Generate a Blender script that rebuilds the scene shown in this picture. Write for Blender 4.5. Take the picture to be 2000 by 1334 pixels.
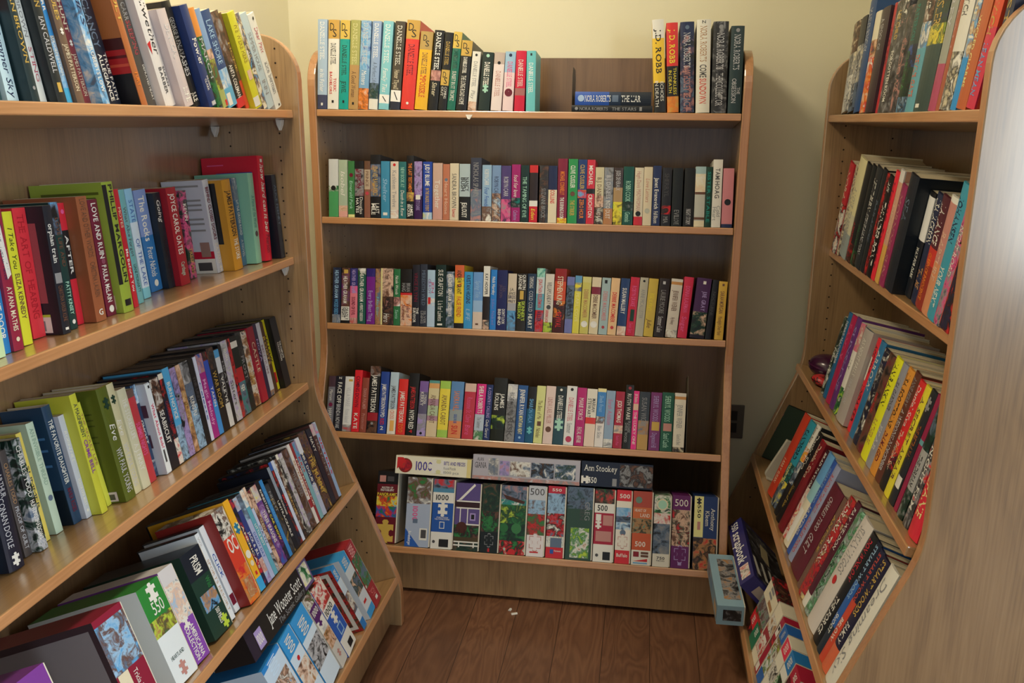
import bpy, bmesh, math, random
from mathutils import Matrix, Vector
for o in list(bpy.data.objects): bpy.data.objects.remove(o, do_unlink=True)
S = bpy.context.scene; COL = S.collection
random.seed(7)
V = Vector; rad = math.radians
# ------------------------------------------------------------ camera
CAM={'loc': [0.9526, -2.3596, 1.3797], 'r': [0.99059, 0.13638, 0.01149], 'u': [-0.04362, 0.23504, 0.97101], 'f': [-0.12973, 0.96237, -0.23878], 'F': 1617.427249214647, 'px': 38.46137786025746, 'py': -33.90455521993594}
cam_d = bpy.data.cameras.new('camera'); cam = bpy.data.objects.new('camera', cam_d); COL.objects.link(cam)
r_, u_, f_ = V(CAM['r']), V(CAM['u']), V(CAM['f'])
cam.matrix_world = Matrix(((r_.x, u_.x, -f_.x, CAM['loc'][0]), (r_.y, u_.y, -f_.y, CAM['loc'][1]), (r_.z, u_.z, -f_.z, CAM['loc'][2]), (0, 0, 0, 1)))
cam_d.sensor_width = 36; cam_d.lens = CAM['F']/2000*36
cam_d.shift_x = -CAM['px']/2000; cam_d.shift_y = CAM['py']/2000
cam_d.clip_start = .05; S.camera = cam
# ------------------------------------------------------------ light and exposure
W = bpy.data.worlds.new('world'); S.world = W; W.use_nodes = True
W.node_tree.nodes['Background'].inputs[0].default_value = (.75, .86, 1, 1)
W.node_tree.nodes['Background'].inputs[1].default_value = .25
S.view_settings.view_transform = 'Standard'; S.view_settings.look = 'None'
S.view_settings.gamma = 1; S.view_settings.use_curve_mapping = False
S.view_settings.exposure = 0
def area(name, loc, target, sx, sy, power, col):
    d = bpy.data.lights.new(name, 'AREA'); d.shape = 'RECTANGLE'; d.size = sx; d.size_y = sy; d.energy = power; d.color = col
    o = bpy.data.objects.new(name, d); COL.objects.link(o); o.location = loc
    o.rotation_euler = (V(target)-V(loc)).to_track_quat('-Z', 'Y').to_euler(); return o
area('ceiling_lamp_light', (.30, -.74, 2.42), (.30, -.70, 0), .30, .30, 16.5, (1, .87, .64))
area('side_window_daylight', (4.05, -1.50, 1.75), (0, -1.2, 1.1), 1.4, 1.4, 104, (.80, .91, 1))
area('glass_door_daylight', (3.05, -4.1, 1.45), (1.5, -1.0, 1.3), .52, 1.6, 36, (.88, .97, 1))
# ------------------------------------------------------------ materials
MATS = {}
PAL = dict(w='e6e3da', W='f2f1ed', c='e2d6b8', r='cc2a2e', m='6e1830', n='1e284e', b='2c58aa', B='9cc0de', s='62a4d6', t='158a80', T='6cc0c4', g='2f7d42', G='173a2c',
           l='b8d044', y='e9d63c', Y='eae298', o='e4802c', O='b08254', d='cba850', p='6c2c7c', P='aa96cc', f='e05a92', e='909092', E='c6c6ca', h='4c4a4c', N='6a4838',
           u='c08880', i='e0bca4', x='62738a', v='a8d8c2', k='1b1b1e', K='2b2a2e', R='dc3032', C='d8c48c')
def hexrgb(h):
    if h[0] != '#': h = '#'+PAL[h]
    v = [int(h[i:i+2], 16)/255 for i in (1, 3, 5)]
    return tuple((c/12.92 if c <= .04045 else ((c+.055)/1.055)**2.4) for c in v)+(1,)
def newmat(key):
    m = bpy.data.materials.new(key); m.use_nodes = True; MATS[key] = m
    return m, m.node_tree.nodes, m.node_tree.links, m.node_tree.nodes['Principled BSDF']
def plain(h, rough=.38, spec=.5, key=None):
    k = key or 'ink_%s_%.2f' % (h, rough)
    if k in MATS: return MATS[k]
    m, N, L, b = newmat(k); b.inputs['Base Color'].default_value = hexrgb(h); b.inputs['Roughness'].default_value = rough
    b.inputs['Specular IOR Level'].default_value = spec
    return m
def art(codes):
    """printed picture: blotches of a few inks"""
    k = 'print_'+codes
    if k in MATS: return MATS[k]
    m, N, L, b = newmat(k); b.inputs['Roughness'].default_value = .36
    tc = N.new('ShaderNodeTexCoord'); mp = N.new('ShaderNodeMapping'); L.new(tc.outputs['Object'], mp.inputs[0])
    mp.inputs['Location'].default_value = (random.uniform(0, 9), random.uniform(0, 9), random.uniform(0, 9))
    nz = N.new('ShaderNodeTexNoise'); nz.inputs['Scale'].default_value = 42; nz.inputs['Detail'].default_value = 5; nz.inputs['Roughness'].default_value = .62; nz.inputs['Distortion'].default_value = .7
    L.new(mp.outputs[0], nz.inputs['Vector'])
    rp = N.new('ShaderNodeValToRGB'); L.new(nz.outputs['Fac'], rp.inputs[0]); L.new(rp.outputs[0], b.inputs['Base Color'])
    n = len(codes); el = rp.color_ramp.elements
    while len(el) < n: el.new(.5)
    for i, c in enumerate(codes):
        el[i].position = .36+.30*i/max(1, n-1); el[i].color = hexrgb(c)
    return m
def ink(c): return art(c[1:]) if c[0] == '*' else plain(c)
def wood(key, dark, mid, light, axis, rough, scale=1., coord='Object', line=.72):
    """oak veneer: stretched noise + cathedral bands along the given axis"""
    if key in MATS: return MATS[key]
    m, N, L, b = newmat(key); b.inputs['Roughness'].default_value = rough; b.inputs['Specular IOR Level'].default_value = .8; b.inputs['Coat Weight'].default_value = .85; b.inputs['Coat IOR'].default_value = 1.75; b.inputs['Coat Roughness'].default_value = .2
    tc = N.new('ShaderNodeTexCoord'); mp = N.new('ShaderNodeMapping'); L.new(tc.outputs[coord], mp.inputs[0])
    s = [9*scale, 9*scale, 9*scale]; s[axis] = 1.1*scale; mp.inputs['Scale'].default_value = s
    n1 = N.new('ShaderNodeTexNoise'); n1.inputs['Scale'].default_value = 1.6; n1.inputs['Detail'].default_value = 3; n1.inputs['Distortion'].default_value = .5
    L.new(mp.outputs[0], n1.inputs['Vector'])
    mu = N.new('ShaderNodeMath'); mu.operation = 'MULTIPLY'; mu.inputs[1].default_value = 9; L.new(n1.outputs['Fac'], mu.inputs[0])
    fr = N.new('ShaderNodeMath'); fr.operation = 'PINGPONG'; fr.inputs[1].default_value = 1; L.new(mu.outputs[0], fr.inputs[0])
    mp2 = N.new('ShaderNodeMapping'); L.new(tc.outputs[coord], mp2.inputs[0]); s2 = [260, 260, 260]; s2[axis] = 7; mp2.inputs['Scale'].default_value = s2
    n2 = N.new('ShaderNodeTexNoise'); n2.inputs['Scale'].default_value = 1; n2.inputs['Detail'].default_value = 2; L.new(mp2.outputs[0], n2.inputs['Vector'])
    mx = N.new('ShaderNodeMix'); mx.data_type = 'FLOAT'; mx.inputs['Factor'].default_value = line
    L.new(fr.outputs[0], mx.inputs[2]); L.new(n2.outputs['Fac'], mx.inputs[3])
    rp = N.new('ShaderNodeValToRGB'); L.new(mx.outputs[0], rp.inputs[0])
    e = rp.color_ramp.elements; e[0].position = .18; e[0].color = hexrgb(dark); e[1].position = .85; e[1].color = hexrgb(light)
    q = e.new(.5); q.color = hexrgb(mid)
    L.new(rp.outputs[0], b.inputs['Base Color'])
    bp = N.new('ShaderNodeBump'); bp.inputs['Strength'].default_value = .06; bp.inputs['Distance'].default_value = .001
    L.new(n2.outputs['Fac'], bp.inputs['Height']); L.new(bp.outputs[0], b.inputs['Normal'])
    return m
OAK = ('#93704a', '#ab8558', '#b89264')
oak_z = lambda: wood('oak_upright', '#846848', '#a07f58', '#b08f66', 2, .36)
oak_x = lambda: wood('oak_board', *OAK, 0, .30)
oak_edge = lambda: wood('oak_edge', '#b07a4a', '#c68d5c', '#d09a6a', 0, .36)
oak_edge_z = lambda: wood('oak_edge_upright', '#a97349', '#be8658', '#ca9466', 2, .36)
oak_back = lambda: wood('oak_back', '#72553a', '#826345', '#8e6d4c', 2, .36)
def paper():
    if 'paper' in MATS: return MATS['paper']
    m, N, L, b = newmat('paper'); b.inputs['Roughness'].default_value = .85
    tc = N.new('ShaderNodeTexCoord'); wv = N.new('ShaderNodeTexWave'); wv.bands_direction = 'X'; wv.inputs['Scale'].default_value = 420; wv.inputs['Distortion'].default_value = 1.5
    L.new(tc.outputs['Object'], wv.inputs['Vector']); rp = N.new('ShaderNodeValToRGB'); L.new(wv.outputs['Fac'], rp.inputs[0])
    rp.color_ramp.elements[0].color = hexrgb('#b8a888'); rp.color_ramp.elements[1].color = hexrgb('#d8ccb0'); L.new(rp.outputs[0], b.inputs['Base Color'])
    return m
def paint(key, hexc, rough=.8):
    if key in MATS: return MATS[key]
    m, N, L, b = newmat(key); b.inputs['Roughness'].default_value = rough
    tc = N.new('ShaderNodeTexCoord'); nz = N.new('ShaderNodeTexNoise'); nz.inputs['Scale'].default_value = 90; nz.inputs['Detail'].default_value = 4
    L.new(tc.outputs['Object'], nz.inputs['Vector']); bp = N.new('ShaderNodeBump'); bp.inputs['Strength'].default_value = .12; bp.inputs['Distance'].default_value = .002
    L.new(nz.outputs['Fac'], bp.inputs['Height']); L.new(bp.outputs[0], b.inputs['Normal']); b.inputs['Base Color'].default_value = hexrgb(hexc)
    return m
def floor_mat():
    m, N, L, b = newmat('floor_planks'); b.inputs['Roughness'].default_value = .42
    tc = N.new('ShaderNodeTexCoord'); mp = N.new('ShaderNodeMapping'); L.new(tc.outputs['Object'], mp.inputs[0]); mp.inputs['Rotation'].default_value = (0, 0, rad(90))
    br = N.new('ShaderNodeTexBrick'); L.new(mp.outputs[0], br.inputs['Vector'])
    br.inputs['Scale'].default_value = 1; br.inputs['Brick Width'].default_value = 1.25; br.inputs['Row Height'].default_value = .127; br.inputs['Mortar Size'].default_value = .0012; br.inputs['Mortar Smooth'].default_value = .2
    br.inputs['Color1'].default_value = (.1, .1, .1, 1); br.inputs['Color2'].default_value = (.9, .9, .9, 1); br.inputs['Mortar'].default_value = (0, 0, 0, 1); br.offset = .37
    cb = N.new('ShaderNodeVectorMath'); cb.operation = 'MULTIPLY_ADD'; L.new(br.outputs['Color'], cb.inputs[0]); cb.inputs[1].default_value = (3, 5, 2); L.new(tc.outputs['Object'], cb.inputs[2])
    mp2 = N.new('ShaderNodeMapping'); L.new(cb.outputs[0], mp2.inputs[0]); mp2.inputs['Scale'].default_value = (11, 1.9, 1)
    n1 = N.new('ShaderNodeTexNoise'); n1.inputs['Scale'].default_value = 1; n1.inputs['Detail'].default_value = 3; n1.inputs['Distortion'].default_value = .6; L.new(mp2.outputs[0], n1.inputs['Vector'])
    mu = N.new('ShaderNodeMath'); mu.operation = 'MULTIPLY'; mu.inputs[1].default_value = 26; L.new(n1.outputs['Fac'], mu.inputs[0])
    pp = N.new('ShaderNodeMath'); pp.operation = 'PINGPONG'; pp.inputs[1].default_value = 1; L.new(mu.outputs[0], pp.inputs[0])
    mp3 = N.new('ShaderNodeMapping'); L.new(cb.outputs[0], mp3.inputs[0]); mp3.inputs['Scale'].default_value = (240, 9, 1)
    n2 = N.new('ShaderNodeTexNoise'); n2.inputs['Scale'].default_value = 1; n2.inputs['Detail'].default_value = 2; L.new(mp3.outputs[0], n2.inputs['Vector'])
    mx = N.new('ShaderNodeMix'); mx.data_type = 'FLOAT'; mx.inputs['Factor'].default_value = .42; L.new(pp.outputs[0], mx.inputs[2]); L.new(n2.outputs['Fac'], mx.inputs[3])
    rp = N.new('ShaderNodeValToRGB'); L.new(mx.outputs[0], rp.inputs[0]); e = rp.color_ramp.elements
    e[0].position = .15; e[0].color = hexrgb('#6a4530'); e[1].position = .85; e[1].color = hexrgb('#835a40')
    md = N.new('ShaderNodeMix'); md.data_type = 'RGBA'; md.blend_type = 'MULTIPLY'; md.inputs['Factor'].default_value = 1; L.new(rp.outputs[0], md.inputs['A'])
    r2 = N.new('ShaderNodeValToRGB'); L.new(br.outputs['Color'], r2.inputs[0]); e2 = r2.color_ramp.elements; e2[0].color = (.25, .22, .2, 1); e2[0].position = 0; e2[1].position = 1; e2[1].color = (1, 1, 1, 1)
    k = e2.new(.06); k.color = (.74, .74, .74, 1)
    L.new(r2.outputs[0], md.inputs['B']); L.new(md.outputs['Result'], b.inputs['Base Color'])
    return m
# ------------------------------------------------------------ mesh helpers
class MB:
    def __init__(s): s.v = []; s.f = []; s.m = []; s.mats = []
    def mi(s, m):
        if m not in s.mats: s.mats.append(m)
        return s.mats.index(m)
    def face(s, pts, m):
        i = len(s.v); s.v += [tuple(p) for p in pts]; s.f.append(tuple(range(i, i+len(pts)))); s.m.append(s.mi(m))
    def box(s, a, b, m, mats=None):
        x0, y0, z0 = a; x1, y1, z1 = b
        P = [(x0, y0, z0), (x1, y0, z0), (x1, y1, z0), (x0, y1, z0), (x0, y0, z1), (x1, y0, z1), (x1, y1, z1), (x0, y1, z1)]
        i = len(s.v); s.v += P
        for k, q in enumerate(((0, 3, 2, 1), (4, 5, 6, 7), (0, 1, 5, 4), (2, 3, 7, 6), (3, 0, 4, 7), (1, 2, 6, 5))):   # bottom top front back left right
            s.f.append(tuple(i+j for j in q)); s.m.append(s.mi((mats or {}).get(k, m)))
    def prism(s, prof, x0, x1, m, edge=None, plane='yz'):
        n = len(prof); A = [(x0, p[0], p[1]) for p in prof]; B = [(x1, p[0], p[1]) for p in prof]
        i = len(s.v); s.v += A+B
        s.f.append(tuple(i+j for j in range(n))); s.m.append(s.mi(m)); s.f.append(tuple(i+n+j for j in reversed(range(n)))); s.m.append(s.mi(m))
        for j in range(n):
            k = (j+1) % n; s.f.append((i+j, i+n+j, i+n+k, i+k)); s.m.append(s.mi(edge or m))
    def obj(s, name, parent=None, M=None, bevel=0, smooth=False, seg=2):
        me = bpy.data.meshes.new(name); me.from_pydata(s.v, [], s.f)
        for m in s.mats: me.materials.append(m)
        me.polygons.foreach_set('material_index', s.m)
        bm = bmesh.new(); bm.from_mesh(me)
        if bevel or smooth:
            bmesh.ops.remove_doubles(bm, verts=bm.verts, dist=1e-6)
        if smooth is not None and (bevel or smooth): bmesh.ops.recalc_face_normals(bm, faces=bm.faces)
        bm.to_mesh(me); bm.free()
        if smooth: me.polygons.foreach_set('use_smooth', [True]*len(me.polygons))
        o = bpy.data.objects.new(name, me); COL.objects.link(o)
        if parent is not None: o.parent = parent
        if M is not None: o.matrix_local = M
        if bevel:
            md = o.modifiers.new('bevel', 'BEVEL'); md.width = bevel; md.segments = seg; md.limit_method = 'ANGLE'; md.angle_limit = rad(40)
        return o
def empty(name, M, label, cat, group=None):
    o = bpy.data.objects.new(name, None); COL.objects.link(o); o.empty_display_size = .02; o.matrix_world = M; tag(o, label, cat, group); return o
def tag(o, label, cat, group=None):
    o['label'] = label; o['category'] = cat
    if group: o['group'] = group
    return o
def frame(P, X, Y, Z): return Matrix(((X[0], Y[0], Z[0], P[0]), (X[1], Y[1], Z[1], P[1]), (X[2], Y[2], Z[2], P[2]), (0, 0, 0, 1)))
# ------------------------------------------------------------ lettering: outlines of the built-in face, bent onto the spine
GL = {}
def glyph(ch, style):
    key = (ch, 'b' in style, 's' in style)
    if key in GL: return GL[key]
    c = bpy.data.curves.new('g', 'FONT'); c.body = ch; c.resolution_u = 2; c.size = 1; c.fill_mode = 'FRONT'
    if 'b' in style: c.offset = .016
    o = bpy.data.objects.new('g', c); me = o.to_mesh()
    vs = [(v.co.x, v.co.y) for v in me.vertices]; fs = [tuple(p.vertices) for p in me.polygons]
    o.to_mesh_clear(); bpy.data.objects.remove(o); bpy.data.curves.remove(c)
    if not vs: GL[key] = ([], [], .28); return GL[key]
    x0 = min(v[0] for v in vs); x1 = max(v[0] for v in vs)
    vs = [(v[0]-x0, v[1]) for v in vs]
    if 's' in style and ch.isalpha():                                # feet and caps on the stems
        y0 = min(v[1] for v in vs); y1 = max(v[1] for v in vs)
        for yy, sg in ((y0, 1), (y1, -1)):
            yc = yy+sg*(y1-y0)*.06; iv = []
            for f in fs:
                xs = []
                for a in range(len(f)):
                    p, q = vs[f[a]], vs[f[(a+1) % len(f)]]
                    if (p[1]-yc)*(q[1]-yc) < 0: xs.append(p[0]+(q[0]-p[0])*(yc-p[1])/(q[1]-p[1]))
                if len(xs) >= 2: iv.append([min(xs), max(xs)])
            iv.sort(); mg = []
            for a in iv:
                if mg and a[0] <= mg[-1][1]+.012: mg[-1][1] = max(mg[-1][1], a[1])
                else: mg.append(list(a))
            for a in mg:
                if a[1]-a[0] < .17:
                    i = len(vs); e = .055; t = .045*sg
                    vs += [(a[0]-e, yy), (a[1]+e, yy), (a[1]+e, yy+t), (a[0]-e, yy+t)]
                    fs.append((i, i+1, i+2, i+3) if sg > 0 else (i+3, i+2, i+1, i))
    GL[key] = (vs, fs, x1-x0+.075); return GL[key]
def lay(text, style):
    vs = []; fs = []; x = 0
    for ch in text:
        g, f, adv = glyph(ch, style); i = len(vs)
        sh = .2 if 'i' in style else 0
        vs += [(a+x+b*sh, b) for a, b in g]; fs += [tuple(i+k for k in q) for q in f]; x += adv
    return vs, fs, max(x-.075, .05)
PIECE = []
for k in range(4):                                                   # jigsaw piece outline
    a = k*math.pi/2; out = (1 if k % 2 == 0 else -1)
    side = [(-.5, .5), (-.14, .5), (-.2, .5+.16*out), (-.1, .5+.27*out), (.1, .5+.27*out), (.2, .5+.16*out), (.14, .5)]
    PIECE += [(p[0]*math.cos(a)+p[1]*math.sin(a), -p[0]*math.sin(a)+p[1]*math.cos(a)) for p in side]
class Spine:
    """maps (lateral 0..1, t 0..1 from the top) onto the spine"""
    def __init__(s, mb, w, h, z0, bulge, D=.1, wr=None): s.mb, s.w, s.h, s.z0, s.b = mb, w, h, z0, bulge; s.n = 0; s.clip = True; s.D = D; s.wr = wr or w
    def P(s, l, t, lift):
        t = min(.998, max(.002, t)); l = min(1, max(0, l)) if s.clip else l
        c = 2*l-1; y = -s.b*max(0, 1-c*c)
        return (l*s.w, y-lift, s.z0+s.h*(1-t))
    def poly(s, pts, m, lift):
        s.mb.face([s.P(l, t, lift) for l, t in reversed(pts)] if s.area(pts) > 0 else [s.P(l, t, lift) for l, t in pts], m)
    @staticmethod
    def area(p): return sum(p[i][0]*p[(i+1) % len(p)][1]-p[(i+1) % len(p)][0]*p[i][1] for i in range(len(p)))
    def grid(s, t0, t1, l0, l1, m, lift):
        n = 4 if s.b and l1-l0 > .3 else 1
        for k in range(n):
            a = l0+(l1-l0)*k/n; b = l0+(l1-l0)*(k+1)/n
            s.mb.face([s.P(a, t1, lift), s.P(b, t1, lift), s.P(b, t0, lift), s.P(a, t0, lift)], m)
    def marks(s, txt):
        for mk in txt.split(';'):
            if not mk or '@' not in mk and mk[0] != '!' : continue
            s.n += 1; lift = .00025+.00006*s.n
            asp = s.w/s.h
            if mk[0] == '!':
                kind = mk[1]; p = mk[2:].strip()
                if kind in 'cC':                                      # printed on the left / right cover
                    rng, c = p.lstrip('@').split(); tt, ll = rng.split(','); t0, t1 = map(float, tt.split('-')); d0, d1 = map(float, ll.split('-'))
                    x = -lift if kind == 'c' else s.wr+lift; z1, z0 = s.z0+s.h*(1-t0), s.z0+s.h*(1-t1); q = [(x, s.D*d1, z0), (x, s.D*d0+.001, z0), (x, s.D*d0+.001, z1), (x, s.D*d1, z1)]
                    s.mb.face(q if kind == 'c' else q[::-1], ink(c))
                elif kind == 'r':
                    rng, c = p.lstrip('@').split(); tt, ll = rng.split(',')
                    t0, t1 = map(float, tt.split('-')); sg = -1 if ll[0] == '-' else 1; q = ll.lstrip('-').split('-'); s.grid(t0, t1, max(0, sg*float(q[0])), float(q[1]), ink(c), lift)
                elif kind in 'oz':
                    q = p.lstrip('@').split(); t, sz = map(float, q[0].split(',')); lc = float(q[2]) if len(q) > 2 else .5
                    src = [(math.cos(a*math.pi/10)*.5, math.sin(a*math.pi/10)*.5) for a in range(20)] if kind == 'o' else PIECE
                    pts = [(lc+a*sz, t+b*sz*asp) for a, b in src]
                    if s.b and kind == 'o': pts = pts
                    s.poly(pts, ink(q[1]), lift+(s.b*.12 if s.b else 0))
                elif kind == 'p':
                    q, c = p.lstrip('@').split(); f = [float(a) for a in q.split(',')]
                    s.poly([(max(0, f[i]), f[i+1]) for i in range(0, len(f), 2)], ink(c), lift)
                continue
            text, p = mk.rsplit('@', 1); q = p.split(); t0, t1 = map(float, q[0].split('-')); c = q[1]; st = q[2] if len(q) > 2 else '-'
            lc, lw = (map(float, q[3].split(','))) if len(q) > 3 else (.5, None)
            vs, fs, W_ = lay(text, st); m = ink(c)
            if 'u' in st:
                lw = lw or .6
                hh = t1-t0; P = [s.P(lc-lw/2+lw*a/W_, t1-hh*b/.73, lift) for a, b in vs]
            else:
                if lw is None: lw = .5
                L = (t1-t0)*s.h; gh = lw*s.w/.73; gh = min(gh, L/W_*2.6)
                P = [s.P(lc+(b-.36)*gh/s.w, t0+(t1-t0)*a/W_, lift) for a, b in vs]
            i = len(s.mb.v); s.mb.v += P; mi = s.mb.mi(m)
            for f in fs: s.mb.f.append(tuple(i+k for k in f)); s.mb.m.append(mi)
def bands(txt):
    out = []; p = 0.
    for tok in txt.split():
        c, _, e = tok.partition(':'); e = float(e) if e else 1.; out.append((c, p, e)); p = e
    return out
NAMES = {'m': ('paperback_book', 'book'), 't': ('paperback_book', 'book'), 'h': ('hardcover_book', 'book'), 'd': ('dvd_case', 'dvd case'), 'b': ('puzzle_box', 'puzzle box')}
def build(kind, M, w, h, D, bnd, marks, cover, label, group):
    nm, cat = NAMES[kind]; root = empty(nm, M, label, cat, group)
    B = bands(bnd); big = max(B, key=lambda b: (b[2]-b[1])*(.6 if b[0][0] == '*' else 1))[0]
    cm = ink(cover or big)
    if kind in 'mth':
        tc = .0006 if kind != 'h' else .0024; bul = 0 if kind != 'h' else min(.004, w*.08)
        if kind != 'h': bul = min(.0012, w*.05)
        lo = 0.; rec = .0004 if kind != 'h' else .0032
        mb = MB(); n = 6; xs = [w*i/n for i in range(n+1)]
        yb = lambda x: -bul*(1-(2*x/w-1)**2)
        outer = [(0, D)]+[(0, .003)]+[(x, yb(x)) for x in xs]+[(w, .003)]+[(w, D)]
        inner = [(w-tc, D), (w-tc, tc+.0005), (tc, tc+.0005), (tc, D)]
        zs = [h*(1-B[0][1])]+[h*(1-b[2]) for b in B]
        for k, b in enumerate(B):
            z1, z0 = zs[k], zs[k+1]; sm = ink(b[0])
            for j in range(len(outer)-1):
                a, c = outer[j], outer[j+1]; side = j == 0 or j == len(outer)-2
                mb.face([(a[0], a[1], z0), (c[0], c[1], z0), (c[0], c[1], z1), (a[0], a[1], z1)], (cm if cover or b[0][0] != '*' and False else (cm if side else sm)))
        for j in range(3):
            a, c = inner[j], inner[j+1]; mb.face([(a[0], a[1], 0), (c[0], c[1], 0), (c[0], c[1], h), (a[0], a[1], h)], plain('#e0d8c4', .8))
        ring = outer+inner
        tm = ink(B[0][0]) if B[0][0][0] != '*' else cm
        L = len(outer)
        for z, fl in ((h, 0), (0, 1)):
            sl = [outer[0], outer[1], (tc, tc+.0005), (tc, D)]; sr = [outer[-2], outer[-1], (w-tc, D), (w-tc, tc+.0005)]
            sp = outer[1:-1]+[(w-tc, tc+.0005), (tc, tc+.0005)]
            for q in (sl, sr, sp):
                q = [(a, b, z) for a, b in q]; mb.face(q if fl == 0 else q[::-1], tm)
        mb.face([(0, D, 0), (0, D, h), (tc, D, h), (tc, D, 0)], cm); mb.face([(w-tc, D, 0), (w-tc, D, h), (w, D, h), (w, D, 0)], cm)
        Spine(mb, w, h, 0, bul, D).marks(marks)
        mb.obj('cover', root)
        pg = MB(); pg.box((tc+.0001, tc+.0006, lo+rec), (w-tc-.0001, D-.0015-rec, h-rec), paper()); pg.obj('page_block', root)
    elif kind == 'd':
        mb = MB(); bl = plain('#17171a', .3); r = min(.002, w*.2)
        cb = plain(cover, .35) if cover and cover[0] == '#' else bl
        mb.box((.0004, .0006, 0), (w-.0004, D, h), cb if big in ('#e6ecf0', '#dfe6ee') else bl); mb.obj('case', root, bevel=r*.6, seg=2)
        sl = MB(); e = .0002; z0, z1 = .0022, h-.0022; hh = z1-z0
        for b in B:
            zb, zt = z0+hh*(1-b[2]), z0+hh*(1-b[1])
            sl.face([(e, 0, zb), (w-e, 0, zb), (w-e, 0, zt), (e, 0, zt)], ink(b[0]))
        for x, fl in ((.0001, 0), (w-.0001, 1)):
            q = [(x, D*.97, z0), (x, .0002, z0), (x, .0002, z1), (x, D*.97, z1)]; sl.face(q[::-1] if fl else q, ink(cover or big))
        Spine(sl, w, hh, z0, 0, D).marks(marks); sl.obj('sleeve', root)
    else:
        mb = MB(); x1 = w-.0035
        sd = ink(cover or big); top = ink(B[0][0])
        for b in B:
            zb, zt = h*(1-b[2]), h*(1-b[1])
            mb.face([(0, 0, zb), (x1, 0, zb), (x1, 0, zt), (0, 0, zt)], ink(b[0]))
        mb.face([(0, D, 0), (0, 0, 0), (0, 0, h), (0, D, h)], sd); mb.face([(0, D, h), (0, 0, h), (x1, 0, h), (x1, D, h)], top)
        mb.face([(0, 0, 0), (0, D, 0), (x1, D, 0), (x1, 0, 0)], sd); mb.face([(x1, D, 0), (0, D, 0), (0, D, h), (x1, D, h)], sd); mb.face([(x1, 0, 0), (x1, D, 0), (x1, D, h), (x1, 0, h)], plain('#cfc6b4', .8))
        if cover and cover[0] == '*':                                 # picture panel with a white border on the lid
            mb.face([(-.0003, D*.95, h*.04), (-.0003, D*.05, h*.04), (-.0003, D*.05, h*.96), (-.0003, D*.95, h*.96)], plain('w')); mb.face([(-.0006, D*.9, h*.09), (-.0006, D*.1, h*.09), (-.0006, D*.1, h*.91), (-.0006, D*.9, h*.91)], ink(cover))
        Spine(mb, x1, h, 0, 0, D).marks(marks); mb.obj('lid', root)
        bs = MB(); bs.box((.004, .0015, .0015), (w, D-.0015, h-.0015), plain('#d8d0be', .7)); bs.obj('base', root)
    return root
CASES={'C': {'o': [0.0, 0.0, 0.0], 'X': [1.0, 0.0, 0.0], 'B': [0.0, 1.0, 0.0], 'shelves': [(1.4045, 0.0, 5.5), (1.0952, 0.0, 8), (0.7711, 0.0, 12), (0.454, 0.0875, 22), (0.1578, 0.2191, 21)]}, 'L': {'o': [0.1098, -0.3765, 0.0], 'X': [-0.0001, 1.0, 0.0], 'B': [-1.0, -0.0001, -0.0], 'shelves': [(1.3982, -0.0181, 6), (1.0369, -0.0367, 4), (0.7044, -0.0175, 10), (0.4301, 0.1051, 22), (0.1542, 0.2067, 21.5)]}, 'R': {'o': [1.4502, 0.1507, 0.0], 'X': [-0.0032, -1.0, 0.0], 'B': [1.0, -0.0032, 0.0], 'shelves': [(1.4048, -0.0066, 5), (1.0237, -0.044, 4), (0.6723, 0.0195, 12), (0.3715, 0.1292, 21), (0.1542, 0.2067, 21)]}}
ZF,ZB,FE=0.6744,0.1229,0.2191
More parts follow.
